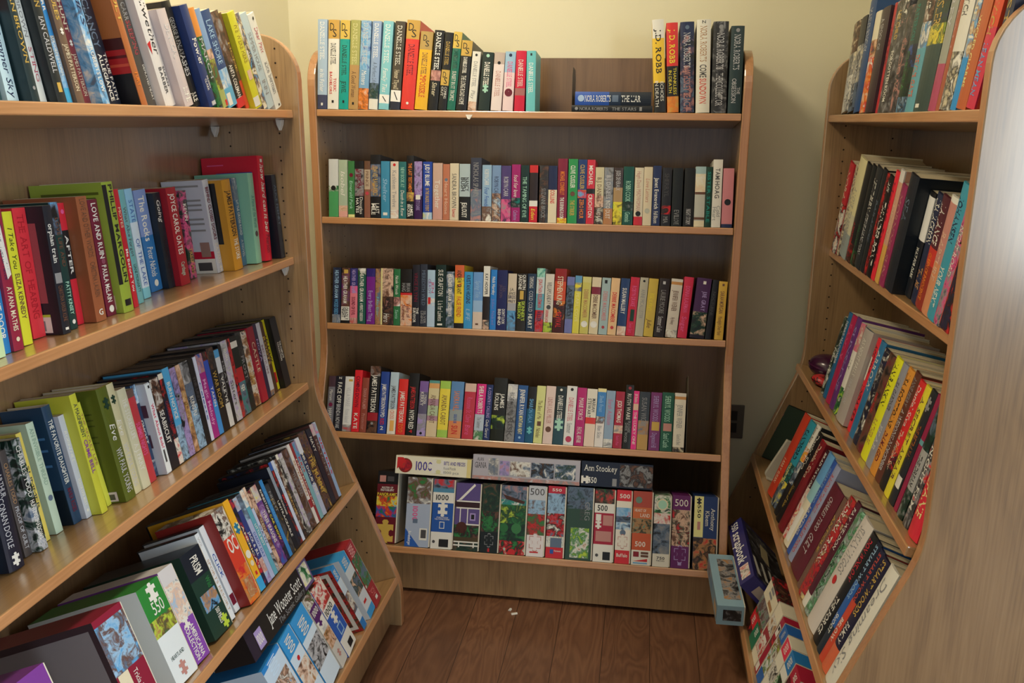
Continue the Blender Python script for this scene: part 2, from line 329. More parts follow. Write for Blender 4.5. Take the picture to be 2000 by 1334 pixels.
SHELVES={'C1':((0.0, 0.0, 1.4045),(1.0, 0.0, 0.0),(0.0, 0.9954, -0.0958),(0.0, 0.0958, 0.9954)),
'C2':((0.0, 0.0, 1.0952),(1.0, 0.0, 0.0),(0.0, 0.9903, -0.1392),(0.0, 0.1392, 0.9903)),
'C3':((0.0, 0.0, 0.7711),(1.0, 0.0, 0.0),(0.0, 0.9781, -0.2079),(0.0, 0.2079, 0.9781)),
'C4':((0.0, -0.0875, 0.454),(1.0, 0.0, 0.0),(0.0, 0.9272, -0.3746),(0.0, 0.3746, 0.9272)),
'C5':((0.0, -0.2191, 0.1578),(1.0, 0.0, 0.0),(0.0, 0.9336, -0.3584),(0.0, 0.3584, 0.9336)),
'L1':((0.0918, -0.3765, 1.3982),(-0.0001, 1.0, 0.0),(-0.9945, -0.0001, -0.1045),(-0.1045, -0.0, 0.9945)),
'L2':((0.0731, -0.3765, 1.0369),(-0.0001, 1.0, 0.0),(-0.9976, -0.0001, -0.0698),(-0.0698, -0.0, 0.9976)),
'L3':((0.0924, -0.3765, 0.7044),(-0.0001, 1.0, 0.0),(-0.9848, -0.0001, -0.1736),(-0.1736, -0.0, 0.9848)),
'L4':((0.2149, -0.3765, 0.4301),(-0.0001, 1.0, 0.0),(-0.9272, -0.0001, -0.3746),(-0.3746, -0.0001, 0.9272)),
'L5':((0.3165, -0.3765, 0.1542),(-0.0001, 1.0, 0.0),(-0.9304, -0.0001, -0.3665),(-0.3665, -0.0001, 0.9304)),
'R1':((1.4568, 0.1506, 1.4048),(-0.0032, -1.0, 0.0),(0.9962, -0.0032, -0.0872),(0.0872, -0.0003, 0.9962)),
'R2':((1.4942, 0.1505, 1.0237),(-0.0032, -1.0, 0.0),(0.9976, -0.0032, -0.0698),(0.0698, -0.0002, 0.9976)),
'R3':((1.4307, 0.1507, 0.6723),(-0.0032, -1.0, 0.0),(0.9781, -0.0032, -0.2079),(0.2079, -0.0007, 0.9781)),
'R4':((1.321, 0.1511, 0.3715),(-0.0032, -1.0, 0.0),(0.9336, -0.003, -0.3584),(0.3584, -0.0012, 0.9336)),
'R5':((1.2436, 0.1513, 0.1542),(-0.0032, -1.0, 0.0),(0.9336, -0.003, -0.3584),(0.3584, -0.0012, 0.9336))}

DEP = .25; HT = 1.575; TH = .024
def flare(z): return FE*min(1, max(0, (ZF-z)/(ZF-ZB)))
# ------------------------------------------------------------ room
def struct(o): o['kind'] = 'structure'; return o
def slab(name, a, b, m): mb = MB(); mb.box(a, b, m); return struct(mb.obj(name))
XL, XR, YB, YF, HC = -.185, 1.80, .27, -4.2, 2.62
wallp = paint('wall_paint', '#efe8ca')
slab('floor', (XL-.1, YF-.1, -.05), (4.2, YB+.1, 0), floor_mat())
slab('wall_back', (XL-.1, YB, 0), (XR+.1, YB+.1, HC), wallp)
slab('wall_left', (XL-.1, YF-.1, 0), (XL, YB, HC), wallp)
slab('wall_right', (XR, -1.25, 0), (XR+.1, YB, HC), wallp)
slab('ceiling', (XL-.1, YF-.1, HC), (4.2, YB+.1, HC+.1), paint('ceiling_paint', '#f0ece0'))
# ------------------------------------------------------------ bookcases
def arc(cx, cz, rx, rz, a0, a1, n): return [(cx+rx*math.cos(rad(a0+(a1-a0)*i/n)), cz+rz*math.sin(rad(a0+(a1-a0)*i/n))) for i in range(n+1)]
def profile():
    """side panel outline, y back positive / front edge at y = 0, flaring forward low down"""
    p = [(DEP, 0), (DEP, HT)]
    p += [(-a, b) for a, b in arc(-.105, HT-.105, .105, .105, 90, 0, 10)]
    k = .03
    d = V((FE, -(ZF-ZB))).normalized()
    A = V((0, ZF)); Bp = V((FE, ZB))
    def rnd(P, u, v, r):
        a = P-u*r; b = P+v*r; return [tuple(a*(1-t)**2+P*2*t*(1-t)+b*t*t) for t in (0, .25, .5, .75, 1)]
    q = rnd(A, V((0, -1)), d, .05)+rnd(Bp, d, V((0, -1)), .03)+[(FE, 0)]
    p += [(-a, b) for a, b in q]
    return p
def case(key, x0, x1, label, clips=()):
    c = CASES[key]; X, B_, Zv = V(c['X']), V(c['B']), V((0, 0, 1)); M = frame(V(c['o']), X, B_, Zv)
    root = empty('bookcase', M, label, 'bookcase', 'oak bookcases')
    prof = profile(); hole = plain('#2a1c12', .9)
    for k, (a, b) in enumerate(((x0-TH, x0), (x1, x1+TH))):
        mb = MB(); mb.prism(prof, a, b, oak_z(), oak_edge_z())
        xi = b+.0004 if k == 0 else a-.0004
        for i in range(41):
            z = .22+i*.033
            for yy in (.055-flare(z), .055-flare(z)+.13+flare(z)*.4):
                pts = [(xi, yy+.0026*math.cos(t*math.pi/3), z+.0026*math.sin(t*math.pi/3)) for t in range(6)]
                mb.face(pts if k == 0 else pts[::-1], hole)
        o = mb.obj('side_panel', root)
        md = o.modifiers.new('bevel', 'BEVEL'); md.width = .003; md.segments = 2; md.limit_method = 'ANGLE'; md.angle_limit = rad(50)
    mb = MB(); mb.box((x0, DEP-.012, .02), (x1, DEP, HT-.012), oak_back()); mb.obj('back_panel', root)
    for i, (z, off, tilt) in enumerate(c['shelves']):
        t = rad(tilt); L = (DEP-.012+off)/math.cos(t)-.004
        mb = MB(); th = .020
        mb.box((x0+.0008, 0, -th), (x1-.0008, L, 0), oak_x(), {2: oak_edge()})
        R = Matrix.Translation((0, -off, z)) @ Matrix.Rotation(-t, 4, 'X')
        mb.obj('bottom_deck' if i == 4 else 'shelf_board', root, R, bevel=.0025)
    z, off, tilt = c['shelves'][4]
    mb = MB(); mb.box((x0, -off+.018, .012), (x1, -off+.034, z-.0215), oak_z()); mb.obj('kick_board', root)
    for (si, xx, bb) in clips:
        z, off, tilt = c['shelves'][si]; t = rad(tilt)
        mb = MB(); mb.prism([(-.008, 0), (.008, 0), (.006, -.012), (0, -.026), (-.006, -.012)], xx-.016, xx, plain('#e4e4e0', .5))
        mb.obj('shelf_clip', root, Matrix.Translation((0, -off+bb*math.cos(t), z-.0205-bb*math.sin(t))), bevel=.001)
    return root
RW = 1.1343
case('C', 0, 1.2, 'middle oak bookcase against the back wall with slanted lower shelves')
case('L', -1.2, 0, 'left oak bookcase holding books, DVDs and puzzle boxes', ((0, -.002, .03), (0, -.002, .2), (1, -.002, .02)))
case('R', 0, RW, 'right oak bookcase with its pale near side panel facing us')
# ------------------------------------------------------------ books, dvds, boxes
BOOKS=[("C1","""
h|0.0027|0.0277|0.2484|1.04|0.004|0.155|#a9c0d8:.84 #3f4462|DANIELLE STEEL@.03-.45 W s;in his Father@.55-.8 W i;!r@.93-.96,.4-.6 w||pale blue and blue hardcover with white lettering, first from left, middle bookcase's top shelf
h|0.0328|0.0321|0.2466|1.44|0.004|0.155|#cda24e:.21 w|D@.03-.12 k su .35,.4;S@.1-.19 k su .6,.35;DANIELLE STEEL@.26-.5 k s;TOXIC@.65-.8 r sb .68,.25;BACHELORS@.58-.83 r sb .3,.25;!r@.9-.93,.4-.6 k||white and tan hardcover with black lettering, second from left, middle bookcase's top shelf
h|0.0664|0.0278|0.2456|1.93|0.004|0.155|#d9b956:.21 #0fa096|D@.03-.12 k su .35,.4;S@.1-.19 k su .6,.35;DANIELLE STEEL@.28-.62 G s;JEWEL@.68-.82 G s;!r@.9-.93,.4-.6 k||teal and gold hardcover with black lettering, third from left, middle bookcase's top shelf
h|0.095|0.0281|0.2456|2.37|0.004|0.155|#a9a862:.5 #b8925c|DANIELLE STEEL@.04-.5 #d6d29a s;A Good Woman@.57-.86 N i;!r@.92-.95,.4-.6 k||olive and tan hardcover with pale yellow lettering, fourth from left, middle bookcase's top shelf
h|0.1238|0.029|0.2443|2.81|0.004|0.155|*sBb:.55 #7aa6cc:.76 *Noi|DANIELLE STEEL@.03-.5 E s;Matters@.56-.72 W i||pictured hardcover with light grey lettering, fifth from left, middle bookcase's top shelf
h|0.1553|0.0255|0.2429|3.3|0.004|0.155|#93abd0:.7 *eGx:.88 w|DANIELLE STEEL@.03-.42 W s;A Perfect Life@.46-.7 x i||pale blue and pictured hardcover with white lettering, sixth from left, middle bookcase's top shelf
h|0.185|0.0288|0.2425|3.73|0.004|0.155|#86c8d4:.83 W:.93 #86c8d4|DANIELLE STEEL@.04-.48 W s;Family Ties@.53-.8 W i;!p@.3,.85,.4,.85,.75,.91,.65,.91 k||teal and white hardcover with white lettering, seventh from left, middle bookcase's top shelf
h|0.218|0.0286|0.2416|4.18|0.004|0.155|#4b4339:.78 W:.91 #2c3040|DANIELLE STEEL@.05-.5 w s;Honor Thyself@.55-.77 c s;!p@.3,.8,.4,.8,.75,.89,.65,.89 k||brown and white hardcover with white lettering, eighth from left, middle bookcase's top shelf
h|0.2502|0.0376|0.2444|4.56|0.004|0.155|#c9a04c:.21 #e03c36|D@.03-.12 k su .35,.4;S@.1-.19 k su .6,.35;DANIELLE STEEL@.27-.62 m s;!o@.93,.2 w||red and tan hardcover with black lettering, ninth from left, middle bookcase's top shelf
h|0.2906|0.0357|0.2137|4.93|0.004|0.155|#b89a5a:.23 #ecb62c|D@.04-.12 k su .4,.3;S@.11-.19 k su .6,.3;DANIELLE STEEL@.27-.55 N s;IMPOSSIBLE@.56-.84 r s||gold and tan hardcover with black lettering, tenth from left, middle bookcase's top shelf
h|0.3295|0.0273|0.2174|5.14|0.004|0.155|k:.5 *iuN:.63 k|DANIELLE STEEL@.03-.5 W sb;Sister@.65-.82 c i||black and pictured hardcover with white lettering, eleventh from left, middle bookcase's top shelf
h|0.3592|0.0232|0.2116|5.19|0.004|0.155|k:.48 #cda850:.68 k|DANIELLE STEEL@.12-.42 d s;D@.5-.58 k su .4,.4;S@.57-.66 k su .6,.4;COMING@.7-.85 w s .7,.3;OUT@.7-.82 w s .3,.3||black and gold hardcover with gold lettering, twelfth from left, middle bookcase's top shelf
h|0.3848|0.0231|0.2132|5.14|0.004|0.155|#d9b956:.21 #1c6e5c|D@.03-.12 k su .35,.4;S@.1-.19 k su .6,.35;DANIELLE STEEL@.23-.47 G s;SUNSET IN ST TROPEZ@.5-.88 w s||teal and gold hardcover with black lettering, thirteenth from left, middle bookcase's top shelf
h|0.4104|0.0297|0.1896|5.01|0.004|0.155|#cda850:.22 k|D@.03-.12 k su .35,.4;S@.1-.19 k su .6,.35;DANIELLE STEEL@.24-.47 w sb;THE LONG ROAD HOME@.5-.92 w s||black and gold hardcover with white lettering, fourteenth from left, middle bookcase's top shelf
m|0.4443|0.023|0.1604|4.67|0.004|0.106|w:.85 *Niw|DANIELLE STEEL@.17-.6 e s;Play@.66-.8 e i;!o@.06,.3 k||white and pictured paperback with grey lettering, fifteenth from left, middle bookcase's top shelf
m|0.4747|0.0311|0.1581|4.2|0.004|0.106|#20302e:1|DANIELLE STEEL@.17-.57 w sb;!z@.62,.5 v;!o@.06,.3 v||near-black paperback with white lettering, sixteenth from left, middle bookcase's top shelf
m|0.5101|0.0294|0.1579|3.43|0.004|0.106|#c2b0a6:.2 #eadbd8|DANIELLE STEEL@.32-.76 u s;!o@.18,.3 k||off-white paperback with dusty pink lettering, seventeenth from left, middle bookcase's top shelf
m|0.5436|0.029|0.16|2.46|0.004|0.106|#9cc0dc:.35 #ecd2d4|DANIELLE STEEL@.17-.6 f s;!o@.69,.75 m;!o@.06,.3 n||off-white paperback with pink lettering, eighteenth from left, middle bookcase's top shelf
m|0.5771|0.0281|0.1626|1.25|0.004|0.106|#d01c40:.62 #a86a68:.74 #d01c40|DANIELLE STEEL@.15-.6 w s||red paperback with white lettering, nineteenth from left, middle bookcase's top shelf
m|0.6104|0.0252|0.1626|-0.22|0.004|0.106|#6ec2c6|DANIELLE STEEL@.2-.7 W s;!r@.04-.08,.4-.6 k||teal paperback with white lettering, twentieth from left, middle bookcase's top shelf
h|0.9658|0.0307|0.2438|-4.0|0.004|0.155|w:.2 #eec432:.68 k|J.D. ROBB@.1-.58 k b;ECHOES@.67-.88 w - .72,.3;IN DEATH@.66-.94 w - .28,.3||gold and black hardcover with black lettering, twenty-first from left, middle bookcase's top shelf
h|1.0008|0.0306|0.2352|-3.38|0.004|0.155|#dc3430:.48 k:.82 *Ood|J. D. ROBB@.07-.45 y b;THANKLESS@.5-.8 y - .7,.28;IN DEATH@.53-.78 y - .3,.28||red and black hardcover with yellow lettering, twenty-second from left, middle bookcase's top shelf
h|1.0355|0.0369|0.2372|-2.76|0.004|0.155|n:.15 *knu:.6 *xnu|NORA ROBERTS@.12-.5 E s;WHISKEY BEACH@.53-.95 u s;!o@.06,.3 x||pictured hardcover with light grey lettering, twenty-third from left, middle bookcase's top shelf
h|1.0767|0.0368|0.2432|-2.03|0.004|0.155|#e6e2d4|NORA ROBERTS@.07-.45 O s;COME@.48-.62 h b;SUNDOWN@.63-.9 #d8584a b;N@.01-.04 k su .5,.25||off-white hardcover with tan lettering, twenty-fourth from left, middle bookcase's top shelf
h|1.1178|0.0398|0.2382|-1.3|0.004|0.155|*kKe|NORA ROBERTS@.13-.52 E s;THE COLLECTOR@.56-.92 E s;!o@.06,.3 e||pictured hardcover with light grey lettering, twenty-fifth from left, middle bookcase's top shelf
h|1.1618|0.0343|0.227|-0.51|0.004|0.155|#25393c|NORA ROBERTS@.1-.5 E s;THE@.7-.78 E s .75,.25;OBSESSION@.6-.88 E s .4,.35;!o@.05,.3 e||near-black hardcover with light grey lettering, twenty-sixth from left, middle bookcase's top shelf
"""),
("C2","""
m|0.022|0.0289|0.1687|-0.7|0.004|0.106|#cfd2d0:.46 *Ggw:.56 #4c9c60|!o@.5,.5 k||light grey and green paperback, first from left, middle bookcase's second shelf
m|0.0526|0.0265|0.1671|-0.72|0.004|0.106|#aabaa2:.8 *uiO:.9 #e2a69a|Isobel@.2-.6 w i||pale green and pictured paperback with white lettering, second from left, middle bookcase's second shelf
m|0.0818|0.019|0.1641|-0.74|0.004|0.106|#3c7a44:.95 Y|Emerald Park@.35-.85 v i;!o@.25,.6 m||green and pale yellow paperback with mint lettering, third from left, middle bookcase's second shelf
m|0.1024|0.0264|0.1645|-0.74|0.004|0.106|k:.14 *kem:.62 k|VISION@.16-.48 m b;Douglas@.64-.94 w - .75,.35;HAYES@.66-.92 w b .3,.35||black and pictured paperback with maroon lettering, fourth from left, middle bookcase's second shelf
m|0.1311|0.0177|0.165|-0.75|0.004|0.106|#6c4c3a:.15 #b9a48c:.5 #8c5c4a|PRINCE@.18-.45 N s;!o@.57,.6 #c04050||tan and brown paperback with brown lettering, fifth from left, middle bookcase's second shelf
t|0.1502|0.0298|0.1834|-0.76|0.004|0.135|k:.15 *nxO:.66 k|DAVID@.2-.36 d s;BALDACCI@.38-.64 d s;LAST@.77-.93 w b .7,.4;MILE@.77-.95 w b .3,.4||pictured and black large paperback with gold lettering, sixth from left, middle bookcase's second shelf
m|0.1821|0.0259|0.1653|-0.76|0.004|0.106|#3f8cb0|Shelter@.3-.7 B i;!r@.9-.95,.25-.75 w||blue paperback with pale blue lettering, seventh from left, middle bookcase's second shelf
m|0.2109|0.0239|0.1652|-0.75|0.004|0.106|#dacdbd:.85 *iwu|Kathleen Twelve@.16-.8 e s;!o@.06,.35 r||cream and pictured paperback with grey lettering, eighth from left, middle bookcase's second shelf
m|0.2363|0.0219|0.1647|-0.74|0.004|0.106|#2c6e70|NEW BOOK AT@.1-.45 v s;Death in a Row@.5-.95 w i||teal paperback with mint lettering, ninth from left, middle bookcase's second shelf
t|0.2598|0.0212|0.1828|-0.74|0.004|0.135|k:.58 *yOk:.72 k|THE LAST TESTAMENT@.12-.58 o b;JAMES@.77-.95 w b .7,.38;BECKER@.77-.97 w b .3,.38||black and pictured large paperback with orange lettering, tenth from left, middle bookcase's second shelf
m|0.2825|0.0231|0.1665|-0.72|0.004|0.106|*pPk:.6 #3a1c50|INTO DARK@.65-.85 P s;!r@.58-.66,.2-.8 w||pictured and dark purple paperback with lavender lettering, eleventh from left, middle bookcase's second shelf
m|0.3085|0.0271|0.166|-0.71|0.004|0.106|#2546a4:.88 *wBy|JUDY BLUME@.04-.42 w b;IN THE UNLIKELY EVENT@.46-.86 d b||blue and pictured paperback with white lettering, twelfth from left, middle bookcase's second shelf
m|0.3382|0.0283|0.1629|-0.69|0.004|0.106|#cbaa9a:.6 #cf9e92|Together@.3-.8 w s||tan and pink paperback with white lettering, thirteenth from left, middle bookcase's second shelf
m|0.3681|0.0197|0.1603|-0.67|0.004|0.106|#bc7458|Heart Home@.3-.9 i s;!o@.28,.45 x||tan paperback with peach lettering, fourteenth from left, middle bookcase's second shelf
m|0.389|0.0259|0.1629|-0.65|0.004|0.106|#dacdb2|SANDRA BROWN@.18-.78 h s;Rainwater@.8-.95 r i||cream paperback with dark grey lettering, fifteenth from left, middle bookcase's second shelf
m|0.4172|0.0311|0.1619|-0.63|0.004|0.106|#aebfc4:.58 k|NANCY@.24-.48 k b .72,.38;BUSH@.24-.48 k b .35,.42;JEALOUSY@.68-.95 w b||pale aqua and black paperback with black lettering, sixteenth from left, middle bookcase's second shelf
t|0.4504|0.031|0.1799|-0.6|0.004|0.135|#363a4c:.5 *uxe|NICHOLAS SPARKS@.08-.62 e s||navy and pictured large paperback with grey lettering, seventeenth from left, middle bookcase's second shelf
m|0.4841|0.0272|0.16|-0.57|0.004|0.106|#94b4d0:.74 *wNe|ROBYN CARR@.08-.36 w - ;Four Friends@.4-.74 b i||pale blue and pictured paperback with white lettering, eighteenth from left, middle bookcase's second shelf
m|0.5133|0.0253|0.1596|-0.55|0.004|0.106|#7896be:.5 *iNB|ROBYN CARR@.2-.55 n -;Harvest Moon@.6-.9 w i||blue and pictured paperback with navy lettering, nineteenth from left, middle bookcase's second shelf
m|0.5401|0.028|0.1589|-0.52|0.004|0.106|#4c3c74:.6 *nfe|ROBYN CARR@.2-.55 E -||purple and pictured paperback with light grey lettering, twentieth from left, middle bookcase's second shelf
m|0.5701|0.0251|0.1631|-0.49|0.004|0.106|#a01e6c:.58 *tke:.75 #a01e6c|fool for love@.18-.56 w i;Catherine@.8-.97 P i||magenta and pictured paperback with white lettering, twenty-first from left, middle bookcase's second shelf
m|0.5968|0.0235|0.1612|-0.47|0.004|0.106|#13302f|THE TAMING OF EVE@.2-.92 v s||dark teal paperback with mint lettering, twenty-second from left, middle bookcase's second shelf
m|0.622|0.0236|0.1619|-0.44|0.004|0.106|r:.13 #2c2024:.62 w:.72 #cc2434|Eden@.76-.95 y i||near-black paperback with yellow lettering, twenty-third from left, middle bookcase's second shelf
m|0.6505|0.0251|0.1618|-0.42|0.004|0.106|*NKh|SUZANNE BROCK@.4-.92 e s||pictured paperback with grey lettering, twenty-fourth from left, middle bookcase's second shelf
m|0.6766|0.0244|0.1613|-0.4|0.004|0.106|n:.42 c|COLLINS@.42-.66 r b||cream and navy paperback with red lettering, twenty-fifth from left, middle bookcase's second shelf
t|0.7029|0.0272|0.1818|-0.38|0.004|0.135|#821e3a:.92 *oyr|MICHAEL CONNELLY@.2-.56 o b;THE BURNING ROOM@.6-.93 w b||magenta large paperback with orange lettering, twenty-sixth from left, middle bookcase's second shelf
t|0.7328|0.0265|0.1813|-0.36|0.004|0.135|#2d9250|CLIVE CUSSLER@.1-.45 w b;THE STRIKER@.64-.88 d b;!o@.54,.5 N||green large paperback with white lettering, twenty-seventh from left, middle bookcase's second shelf
t|0.7606|0.0245|0.1803|-0.34|0.004|0.135|#1f3a72:.47 *srO:.6 n|CLIVE CUSSLER@.08-.46 d b;ZERO HOUR@.62-.92 o b||navy large paperback with gold lettering, twenty-eighth from left, middle bookcase's second shelf
t|0.786|0.0223|0.1801|-0.32|0.004|0.135|#cc2a3e:.45 k:.53 #cc2a3e|MICHAEL@.09-.4 w b;CRICHTON@.54-.9 w b||red large paperback with white lettering, twenty-ninth from left, middle bookcase's second shelf
m|0.8098|0.0241|0.1597|-0.31|0.004|0.106|#cabf9c:.5 *NiO:.7 *Nkc|B.J. DANIELS@.18-.6 N s;HARD RAIN@.72-.96 w -||gold and pictured paperback with brown lettering, thirtieth from left, middle bookcase's second shelf
m|0.8351|0.0252|0.1596|-0.3|0.004|0.106|*xeh:.72 #b0784c|B.J. DANIELS@.14-.55 E s;INTO DUST@.58-.9 w s||pictured paperback with light grey lettering, thirty-first from left, middle bookcase's second shelf
m|0.862|0.0255|0.1595|-0.3|0.004|0.106|#3e3030:.35 #aa8a60:.6 *lyk|JUDE DEVERAUX@.05-.4 E -||pictured paperback with light grey lettering, thirty-second from left, middle bookcase's second shelf
m|0.8891|0.0288|0.1631|-0.29|0.004|0.106|#0f4e44:.6 *kGe:.76 #0f4e44|ROBIN COOK@.25-.6 v s;Genesis@.78-.95 v s||dark teal paperback with mint lettering, thirty-third from left, middle bookcase's second shelf
m|0.9209|0.0241|0.1606|-0.29|0.004|0.106|#dacfb6:.85 #c82a3a|Hugh Davis@.06-.35 u i;MADWOMAN@.38-.75 u s;!o@.8,.6 k||cream paperback with dusty pink lettering, thirty-fourth from left, middle bookcase's second shelf
m|0.9462|0.0237|0.1632|-0.29|0.004|0.106|#d9cbae:1|Love Letters@.2-.6 #c08070 i;!o@.75,.6 #b8b8a8||cream paperback with red lettering, thirty-fifth from left, middle bookcase's second shelf
m|0.9715|0.0227|0.1668|-0.3|0.004|0.106|#23305c|Janet Evanovich@.2-.72 w b;Full Bloom@.76-.96 w s||navy paperback with white lettering, thirty-sixth from left, middle bookcase's second shelf
m|0.9976|0.0257|0.162|-0.31|0.004|0.106|#26262e:.65 *rkN:.8 #26262e|SHERRYL@.1-.5 h s;MIA@.84-.95 e s||charcoal paperback with dark grey lettering, thirty-seventh from left, middle bookcase's second shelf
m|1.0265|0.0281|0.1616|-0.33|0.004|0.106|#191d20|EVIL@.72-.86 e s;LOVE@.86-.97 e s||black paperback with grey lettering, thirty-eighth from left, middle bookcase's second shelf
m|1.0593|0.028|0.1622|-0.36|0.004|0.106|#191919|NIGHT STORM@.7-.96 E s||black paperback with light grey lettering, thirty-ninth from left, middle bookcase's second shelf
m|1.089|0.0282|0.1668|-0.39|0.004|0.106|#a4c0c4:.12 *icw:.45 #bdbdb4:.9 c|!r@.42-.46,0-1 N;!r@.84-.88,0-1 N||light grey and pictured paperback, fortieth from left, middle bookcase's second shelf
m|1.1182|0.0175|0.1665|-0.42|0.004|0.106|G|SISTER STABLE@.08-.92 t b||dark green paperback with teal lettering, forty-first from left, middle bookcase's second shelf
t|1.1371|0.025|0.1869|-0.45|0.004|0.135|#e2ded6|TAMI@.13-.3 h b;HOAG@.32-.57 h b;Cold@.68-.84 e s .72,.4;Heart@.7-.9 e s .3,.4||off-white large paperback with dark grey lettering, forty-second from left, middle bookcase's second shelf
m|1.1649|0.0291|0.1634|-0.5|0.004|0.106|#ca8088:.94 n|!o@.57,.6 k||red and navy paperback, forty-third from left, middle bookcase's second shelf
"""),
("C3","""
m|0.0162|0.0248|0.1689|-0.71|0.004|0.106|#1f2842:.85 *exw|HEATHER GRAHAM@.05-.55 B b;WICKED DEEDS@.57-.85 s b||navy and pictured paperback with pale blue lettering, first from left, middle bookcase's third shelf
m|0.0441|0.0254|0.1683|-0.86|0.004|0.106|*kNp:.7 w:.95 k|HEATHER GRAHAM@.15-.64 w b;DEADLY@.72-.94 k b .7,.4;NIGHT@.72-.9 k b .3,.4;!r@.03-.1,.3-.8 d||pictured and white paperback with white lettering, second from left, middle bookcase's third shelf
m|0.0718|0.0228|0.1683|-0.99|0.004|0.106|#2f2f70:.32 *Pfu:.45 #e27e8e:.9 *wur|HEATHER GRAHAM@.03-.45 P b;SOUND OF EVIL@.52-.85 m b||pink and blue paperback with lavender lettering, third from left, middle bookcase's third shelf
m|0.0968|0.0243|0.1692|-1.08|0.004|0.106|*gGw:.12 #1d564a|HEATHER GRAHAM@.08-.6 w b;A PERFECT OBSESSION@.63-.95 w b||dark teal and pictured paperback with white lettering, fourth from left, middle bookcase's third shelf
m|0.1241|0.0265|0.1695|-1.17|0.004|0.106|#302474:.15 #76228a|Every Brilliant Thing@.4-.95 P b||purple and blue paperback with lavender lettering, fifth from left, middle bookcase's third shelf
m|0.1523|0.0158|0.1698|-1.23|0.004|0.106|*nOx|Harbor@.5-.85 T i||pictured paperback with turquoise lettering, sixth from left, middle bookcase's third shelf
m|0.1692|0.0383|0.1717|-1.26|0.004|0.106|*NiK:.5 *Nku|!r@0-1,0-.14 #e6dc9c;J.D. TYLER@.04-.2 N b;Hero@.8-.95 w i||pictured paperback with brown lettering, seventh from left, middle bookcase's third shelf
m|0.2101|0.0199|0.1709|-1.29|0.004|0.106|#2e7246:.5 *wuk:.66 #2e7246|Nicole Woods@.12-.45 w i;Santa@.72-.88 v i||green and pictured paperback with white lettering, eighth from left, middle bookcase's third shelf
m|0.2314|0.0352|0.1716|-1.29|0.004|0.106|#1c1a1a:.42 r:.46 *oiO|BRIAN@.25-.4 e b .7,.35;HAIG@.25-.4 e b .3,.35;Valley of@.6-.85 m i .7,.35;Sunset@.62-.9 m i .3,.35||pictured and black paperback with grey lettering, ninth from left, middle bookcase's third shelf
t|0.2685|0.022|0.1856|-1.26|0.004|0.135|#23232d|VINCE FLYNN@.13-.6 m b;THE@.7-.8 w b .72,.3;SURVIVOR@.7-.94 w b .3,.4||near-black large paperback with maroon lettering, tenth from left, middle bookcase's third shelf
t|0.292|0.0216|0.188|-1.23|0.004|0.135|#2f3442|MEREDITH WILD@.1-.66 x s;SILVER@.75-.95 e b .7,.35;LINING@.75-.95 e b .3,.35||navy large paperback with slate lettering, eleventh from left, middle bookcase's third shelf
m|0.3145|0.0231|0.1714|-1.19|0.004|0.106|#acc8de:.5 *Bwr:.62 #b6cce2|JEN@.2-.4 #c04070 - .72,.35;GILROY@.16-.42 #8a5a9c - .3,.38;!r@.48-.6,.1-.45 r||pale blue and pictured paperback with magenta lettering, twelfth from left, middle bookcase's third shelf
t|0.3399|0.031|0.1881|-1.12|0.004|0.135|#112a26|SUE GRAFTON@.08-.5 w s;L is for Lawless@.58-.9 w s;!r@.94-.97,.2-.7 w||black large paperback with white lettering, thirteenth from left, middle bookcase's third shelf
m|0.3723|0.0243|0.1687|-1.02|0.004|0.106|*GxE|HEATHER GRAHAM@.05-.52 w b;DEADLY FATE@.55-.8 w b||pictured paperback with white lettering, fourteenth from left, middle bookcase's third shelf
t|0.3982|0.0277|0.1891|-0.92|0.004|0.135|#d4643a:.2 *oyO:.35 #eccc34:.92 k|ANDREW GRANT@.08-.46 k b;FALSE FRIEND@.5-.82 #c8502c b||gold and orange large paperback with black lettering, fifteenth from left, middle bookcase's third shelf
m|0.4272|0.0257|0.17|-0.8|0.004|0.106|#3f98d0|KRISTAN HIGGINS@.06-.56 n b;LIFE@.65-.85 B i||blue paperback with navy lettering, sixteenth from left, middle bookcase's third shelf
m|0.4545|0.0287|0.1701|-0.67|0.004|0.106|#6e9cd4:.5 #98bade:.7 #dcc8b8|Spring Tide@.15-.45 B i;!r@.9-.93,.3-.6 N||pale blue and cream paperback, seventeenth from left, middle bookcase's third shelf
t|0.4846|0.019|0.189|-0.51|0.004|0.135|w:.48 #261e1e:.85 *ikw|KAY HOOPER@.12-.45 k b||white and black large paperback with black lettering, eighteenth from left, middle bookcase's third shelf
t|0.5066|0.0183|0.1791|-0.38|0.004|0.135|#2c80d0|Nick Hornby@.12-.42 w b;Juliet Naked@.48-.92 #7080c8 b||blue large paperback with white lettering, nineteenth from left, middle bookcase's third shelf
m|0.5261|0.0301|0.1788|-0.26|0.004|0.106|#20255a|LISA@.27-.36 #5a4a60 b .72,.3;JACKSON@.24-.46 #5a4a60 b .4,.3;DON'T LOOK@.65-.9 w b .7,.3;BEHIND@.65-.92 w b .3,.3||navy paperback with purple lettering, twentieth from left, middle bookcase's third shelf
m|0.5582|0.0253|0.1696|-0.05|0.004|0.106|#d2c3ae:.52 #a6a6ae:.65 *xsn|J.A.@.25-.3 h bu .5,.5;JANCE@.32-.37 h bu .5,.8;BIRDS@.38-.44 n bu .5,.85;PREY@.46-.51 n bu .5,.85||cream paperback with dark grey lettering, twenty-first from left, middle bookcase's third shelf
m|0.5861|0.0277|0.1706|0.15|0.004|0.106|#2a2622|QUINTIN@.02-.28 w b .72,.35;JARDINE@.02-.28 w b .3,.35;SKINNER'S@.48-.82 l b .7,.35;MISSION@.5-.78 l b .3,.35;!r@.3-.45,.3-.7 d||black paperback with white lettering, twenty-second from left, middle bookcase's third shelf
